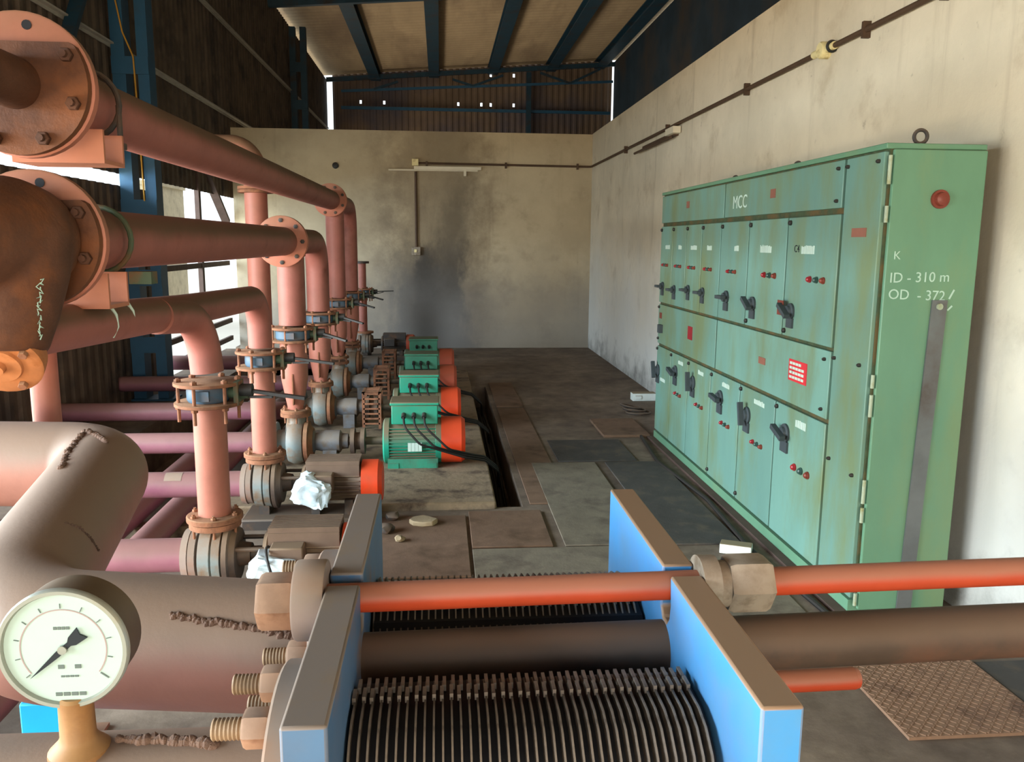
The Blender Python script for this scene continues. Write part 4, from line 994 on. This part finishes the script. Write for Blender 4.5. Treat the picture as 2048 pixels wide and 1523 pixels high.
bead_path('weld_seam', [(-.803, 1.766, 1.102), (-.781, 1.782, 1.085), (-.763, 1.785, 1.061), (-.75, 1.79, 1.03)], 40, .003, 7)
t = thing('nozzle_pipe', 'dusty pipe along the bottom edge, carrying the pressure gauge', 'pipe', (-.9, 1.115, .78))
m = MB(); m.tube([(-.236, 1.115, .89), (-1.9, 1.115, .905)], .105, 40); m.build('pipe', 'big_pipe_paint', t)
bead_path('weld_seam', [(-.46, 1.119, .997), (-.416, 1.114, .997), (-.366, 1.107, .996), (-.322, 1.10, .9955)], 46, .0078, 8)

# pressure gauge
GC = Vector((-.513, 1.10, 1.152)); GR = .0835
G = thing('pressure_gauge', 'round white dial pressure gauge in the lower left corner', 'gauge', (GC.x, GC.y, 1.02))
m = MB(); m.lathe(GC+Vector((0, .055, 0)), (0, -1, 0), [(0, GR*.92), (.004, GR*.98), (.05, GR), (.056, GR*1.02), (.062, GR*1.02)], 56); m.build('case', 'gauge_case', G)
m = MB(); m.lathe(GC+Vector((0, -.004, 0)), (0, -1, 0), [(0, GR*1.035), (.006, GR*1.035), (.009, GR*1.01), (.009, GR*.95), (.004, GR*.93)], 56, caps=False); m.build('bezel', 'gauge_rim', G)
yd = GC.y-.0075
m = MB(); m.cyl((GC.x, yd+.006, GC.z), (GC.x, yd, GC.z), GR*.96, n=56); dial = m.build('dial', 'gauge_dial', G)
def pol(a, r): return (GC.x+r*math.sin(a), GC.z+r*math.cos(a))
m = MB(); n = 40
for i in range(n):   # red inner scale arc
    a0 = math.radians(-128+256*i/n); a1 = math.radians(-128+256*(i+1)/n)
    q = [pol(a0, GR*.665), pol(a1, GR*.665), pol(a1, GR*.685), pol(a0, GR*.685)]
    m.add([(x, yd-.0006, z) for x, z in q], [(0, 1, 2, 3)])
m.build('red_scale', 'ink_red', dial)
for i in range(11):
    a = math.radians(-128+25.6*i); big = i in (10,)
    x, z = pol(a, GR*.70); x2, z2 = pol(a, GR*(.86 if big else .78))
    m = MB(); m.bar((x, yd-.0008, z), (x2, yd-.0008, z2), .0018 if big else .0012, .0006, (0, 1, 0)); m.build('scale_mark', 'ink_grey', dial)
# small printed lines on the dial, too small to read
for cx, cz, w, h in ((0, .030, .022, .004), (-.004, -.026, .010, .0055), (.018, -.026, .010, .0055), (.006, -.040, .024, .0025), (.006, -.066, .042, .005)):
    k = 4 if w > .012 else 1; m = MB()
    for j in range(k): m.box(GC.x+cx-w/2+w/k*j, GC.x+cx-w/2+w/k*(j+.8), yd-.001, yd, GC.z+cz-h/2, GC.z+cz+h/2)
    m.build('printed_line', 'ink_grey', dial)
m = MB(); an = math.radians(-132); d = Vector((math.sin(an), 0, math.cos(an))); s = Vector((d.z, 0, -d.x)); c = GC+Vector((0, -.0095, 0))
pts = [c+d*.062, c+d*.01+s*.0042, c-d*.012+s*.0035, c-d*.018+s*.0075, c-d*.036+s*.010, c-d*.032, c-d*.036-s*.010, c-d*.018-s*.0075, c-d*.012-s*.0035, c+d*.01-s*.0042]
m.prism(pts, (0, -.0015, 0)); nd = m.build('needle', 'ink_black', G)
m = MB(); m.cyl(c, c+Vector((0, -.004, 0)), .006, n=16); m.build('hub', 'gauge_rim', nd)
m = MB(); m.lathe((GC.x+.004, GC.y+.005, .985), (0, 0, 1), [(0, .042), (.012, .040), (.024, .028), (.032, .0235), (.088, .0225), (.092, .018)], 24); m.build('stem', 'brass_rust', G)
# blue support under the elbow pipe
t = thing('blue_pedestal', 'bright cyan pedestal glimpsed under the gauge, beside its stem', 'pedestal', (-.845, 1.72, 0))
m = MB(); m.box(-.89, -.80, 1.68, 1.76, 0.01, .735); m.build('post', 'cyan_paint', t, bevel=.004)
m = MB(); m.box(-.94, -.75, 1.62, 1.82, 0, .012); m.build('base_plate', 'cyan_paint', t)

# ------------------------------------------------------------------ floor covers and loose items
def slab(name, x0, x1, y0, y1, h, mt, label, cat='cover plate', grp='trench covers in the floor'):
    q = MB(); q.box(x0, x1, y0, y1, 0.0, h); return tag(q.build(name, mt, bevel=.003), label, cat, grp)
slab('floor_cover', -.40, .15, 4.02, 4.98, .012, 'slab_brown', 'brown steel floor plate between the nearest pumps and the blue press')
slab('floor_cover', .17, .63, 4.42, 5.05, .014, 'slab_brown', 'small brown floor plate in front of the plinth')
slab('floor_cover', .17, 1.05, 3.72, 4.40, .010, 'slab_grey', 'worn grey floor slab just beyond the orange tie bolt')
slab('floor_cover', .58, .86, 5.2, 8.4, .010, 'slab_brown', 'long brown cover strip beside the cable trench')
slab('floor_cover', .58, .86, 8.47, 9.95, .014, 'slab_brown', 'raised square cover plate at the far end of the trench')
slab('floor_cover', .70, 1.20, 4.42, 6.2, .012, 'slab_grey', 'grey floor slab in the middle of the walkway')
slab('floor_cover', .92, 1.55, 6.25, 6.95, .010, 'slab_dark', 'dark grey floor sheet left of the switchboard foot')
slab('floor_cover', 1.28, 1.72, 4.4, 6.2, .012, 'slab_dark', 'dark rubber like strip beside the switchboard')
slab('floor_cover', 1.44, 1.86, 7.05, 7.75, .025, 'slab_brown', 'brown plate lying at the far end of the switchboard')
slab('floor_cover', 1.10, 1.70, 3.0, 4.2, .008, 'slab_grey', 'grey slab behind the right end of the blue press')
slab('floor_cover', 2.19, 2.42, 2.4, 3.0, .006, 'slab_dark', 'dark sheet standing for the gap between the chequered plate and the right wall')  # thin dark sheet painting the darkness of the gap onto the floor
# chequered plate at the right front
t = thing('chequer_plate', 'brown chequered steel plate on the floor at the lower right', 'cover plate', (1.9, 2.7, 0))
m = MB(); m.box(1.62, 2.18, 2.50, 3.02, 0, .012); m.build('sheet', 'checker_steel', t)
m = MB()
for i in range(25):
    for j in range(23):
        x, y = 1.632+i*.0222, 2.512+j*.0222; d = (.0075, .0075) if (i+j) % 2 else (.0075, -.0075)
        m.bar((x-d[0], y-d[1], .0125), (x+d[0], y+d[1], .0125), .005, .004)
m.build('tread_pattern', 'checker_steel', t)
# cable along the foot of the switchboard
m = MB(); m.tube(fillet([(1.80, 7.3, .012), (1.70, 6.2, .012), (1.78, 5.2, .012), (1.73, 4.3, .012), (1.79, 3.4, .012), (1.74, 3.12, .012)], .8), .013, 8)
tag(m.build('floor_cable', 'rubber'), 'black cable lying along the foot of the switchboard', 'cable')
m = MB(); m.add([], [])
v = [(1.545, 4.27), (1.70, 4.20), (1.735, 4.27), (1.58, 4.34)]
m.prism([(x, y, 0.002) for x, y in v], (0, 0, .055)); tag(m.build('white_block', 'block_white', bevel=.003), 'small white faced block behind the right tie bolt nut', 'block')
m = MB(); m.box(2.10, 2.36, 8.75, 8.87, .0, .085); m.box(2.13, 2.2, 8.74, 8.76, .02, .06)
tag(m.build('white_brick', 'block_white', bevel=.004), 'white brick on the floor past the far end of the switchboard', 'brick')
m = MB()
for k in range(3): m.torus((1.98-.03*k, 8.0+.05*k, .03+.022*k), (.1*k, .05, 1), .12-.01*k, .011, 24, 6)
tag(m.build('rope_coil', 'dark_iron'), 'dark coil of cable on the floor past the switchboard', 'cable coil')
m = MB(); rr = random.Random(2)
pl_ = [(.085*math.cos(a)*rr.uniform(.8, 1.1)-.115, .075*math.sin(a)*rr.uniform(.8, 1.1)+4.84, .012) for a in [k*math.pi/4 for k in range(8)]]
m.prism(pl_, (0, 0, .03)); tag(m.build('flat_stone', 'stone', bevel=.006), 'flat pale stone lying in front of the concrete plinth', 'stone')
for k, (x, y, s, lb) in enumerate(((-.30, 4.93, .045, 'dark lump of debris by the orange fan cover'), (-.33, 4.70, .05, 'dark lump of debris left of the flat stone'), (-.24, 4.55, .03, 'small pebble nearest the blue press plate'))):
    m = MB(); bm = bmesh.new(); bmesh.ops.create_icosphere(bm, subdivisions=2, radius=s)
    m.add([Vector((v.co.x, v.co.y, v.co.z*.6))*(1+.4*noise.noise(v.co*40+Vector((k*3, 0, 0))))+Vector((x, y, s*.5+.012)) for v in bm.verts], [[v.index for v in f_.verts] for f_ in bm.faces]); bm.free()
    tag(m.build('debris', 'dark_iron' if k < 2 else 'stone'), lb, 'debris', 'debris by the plinth')
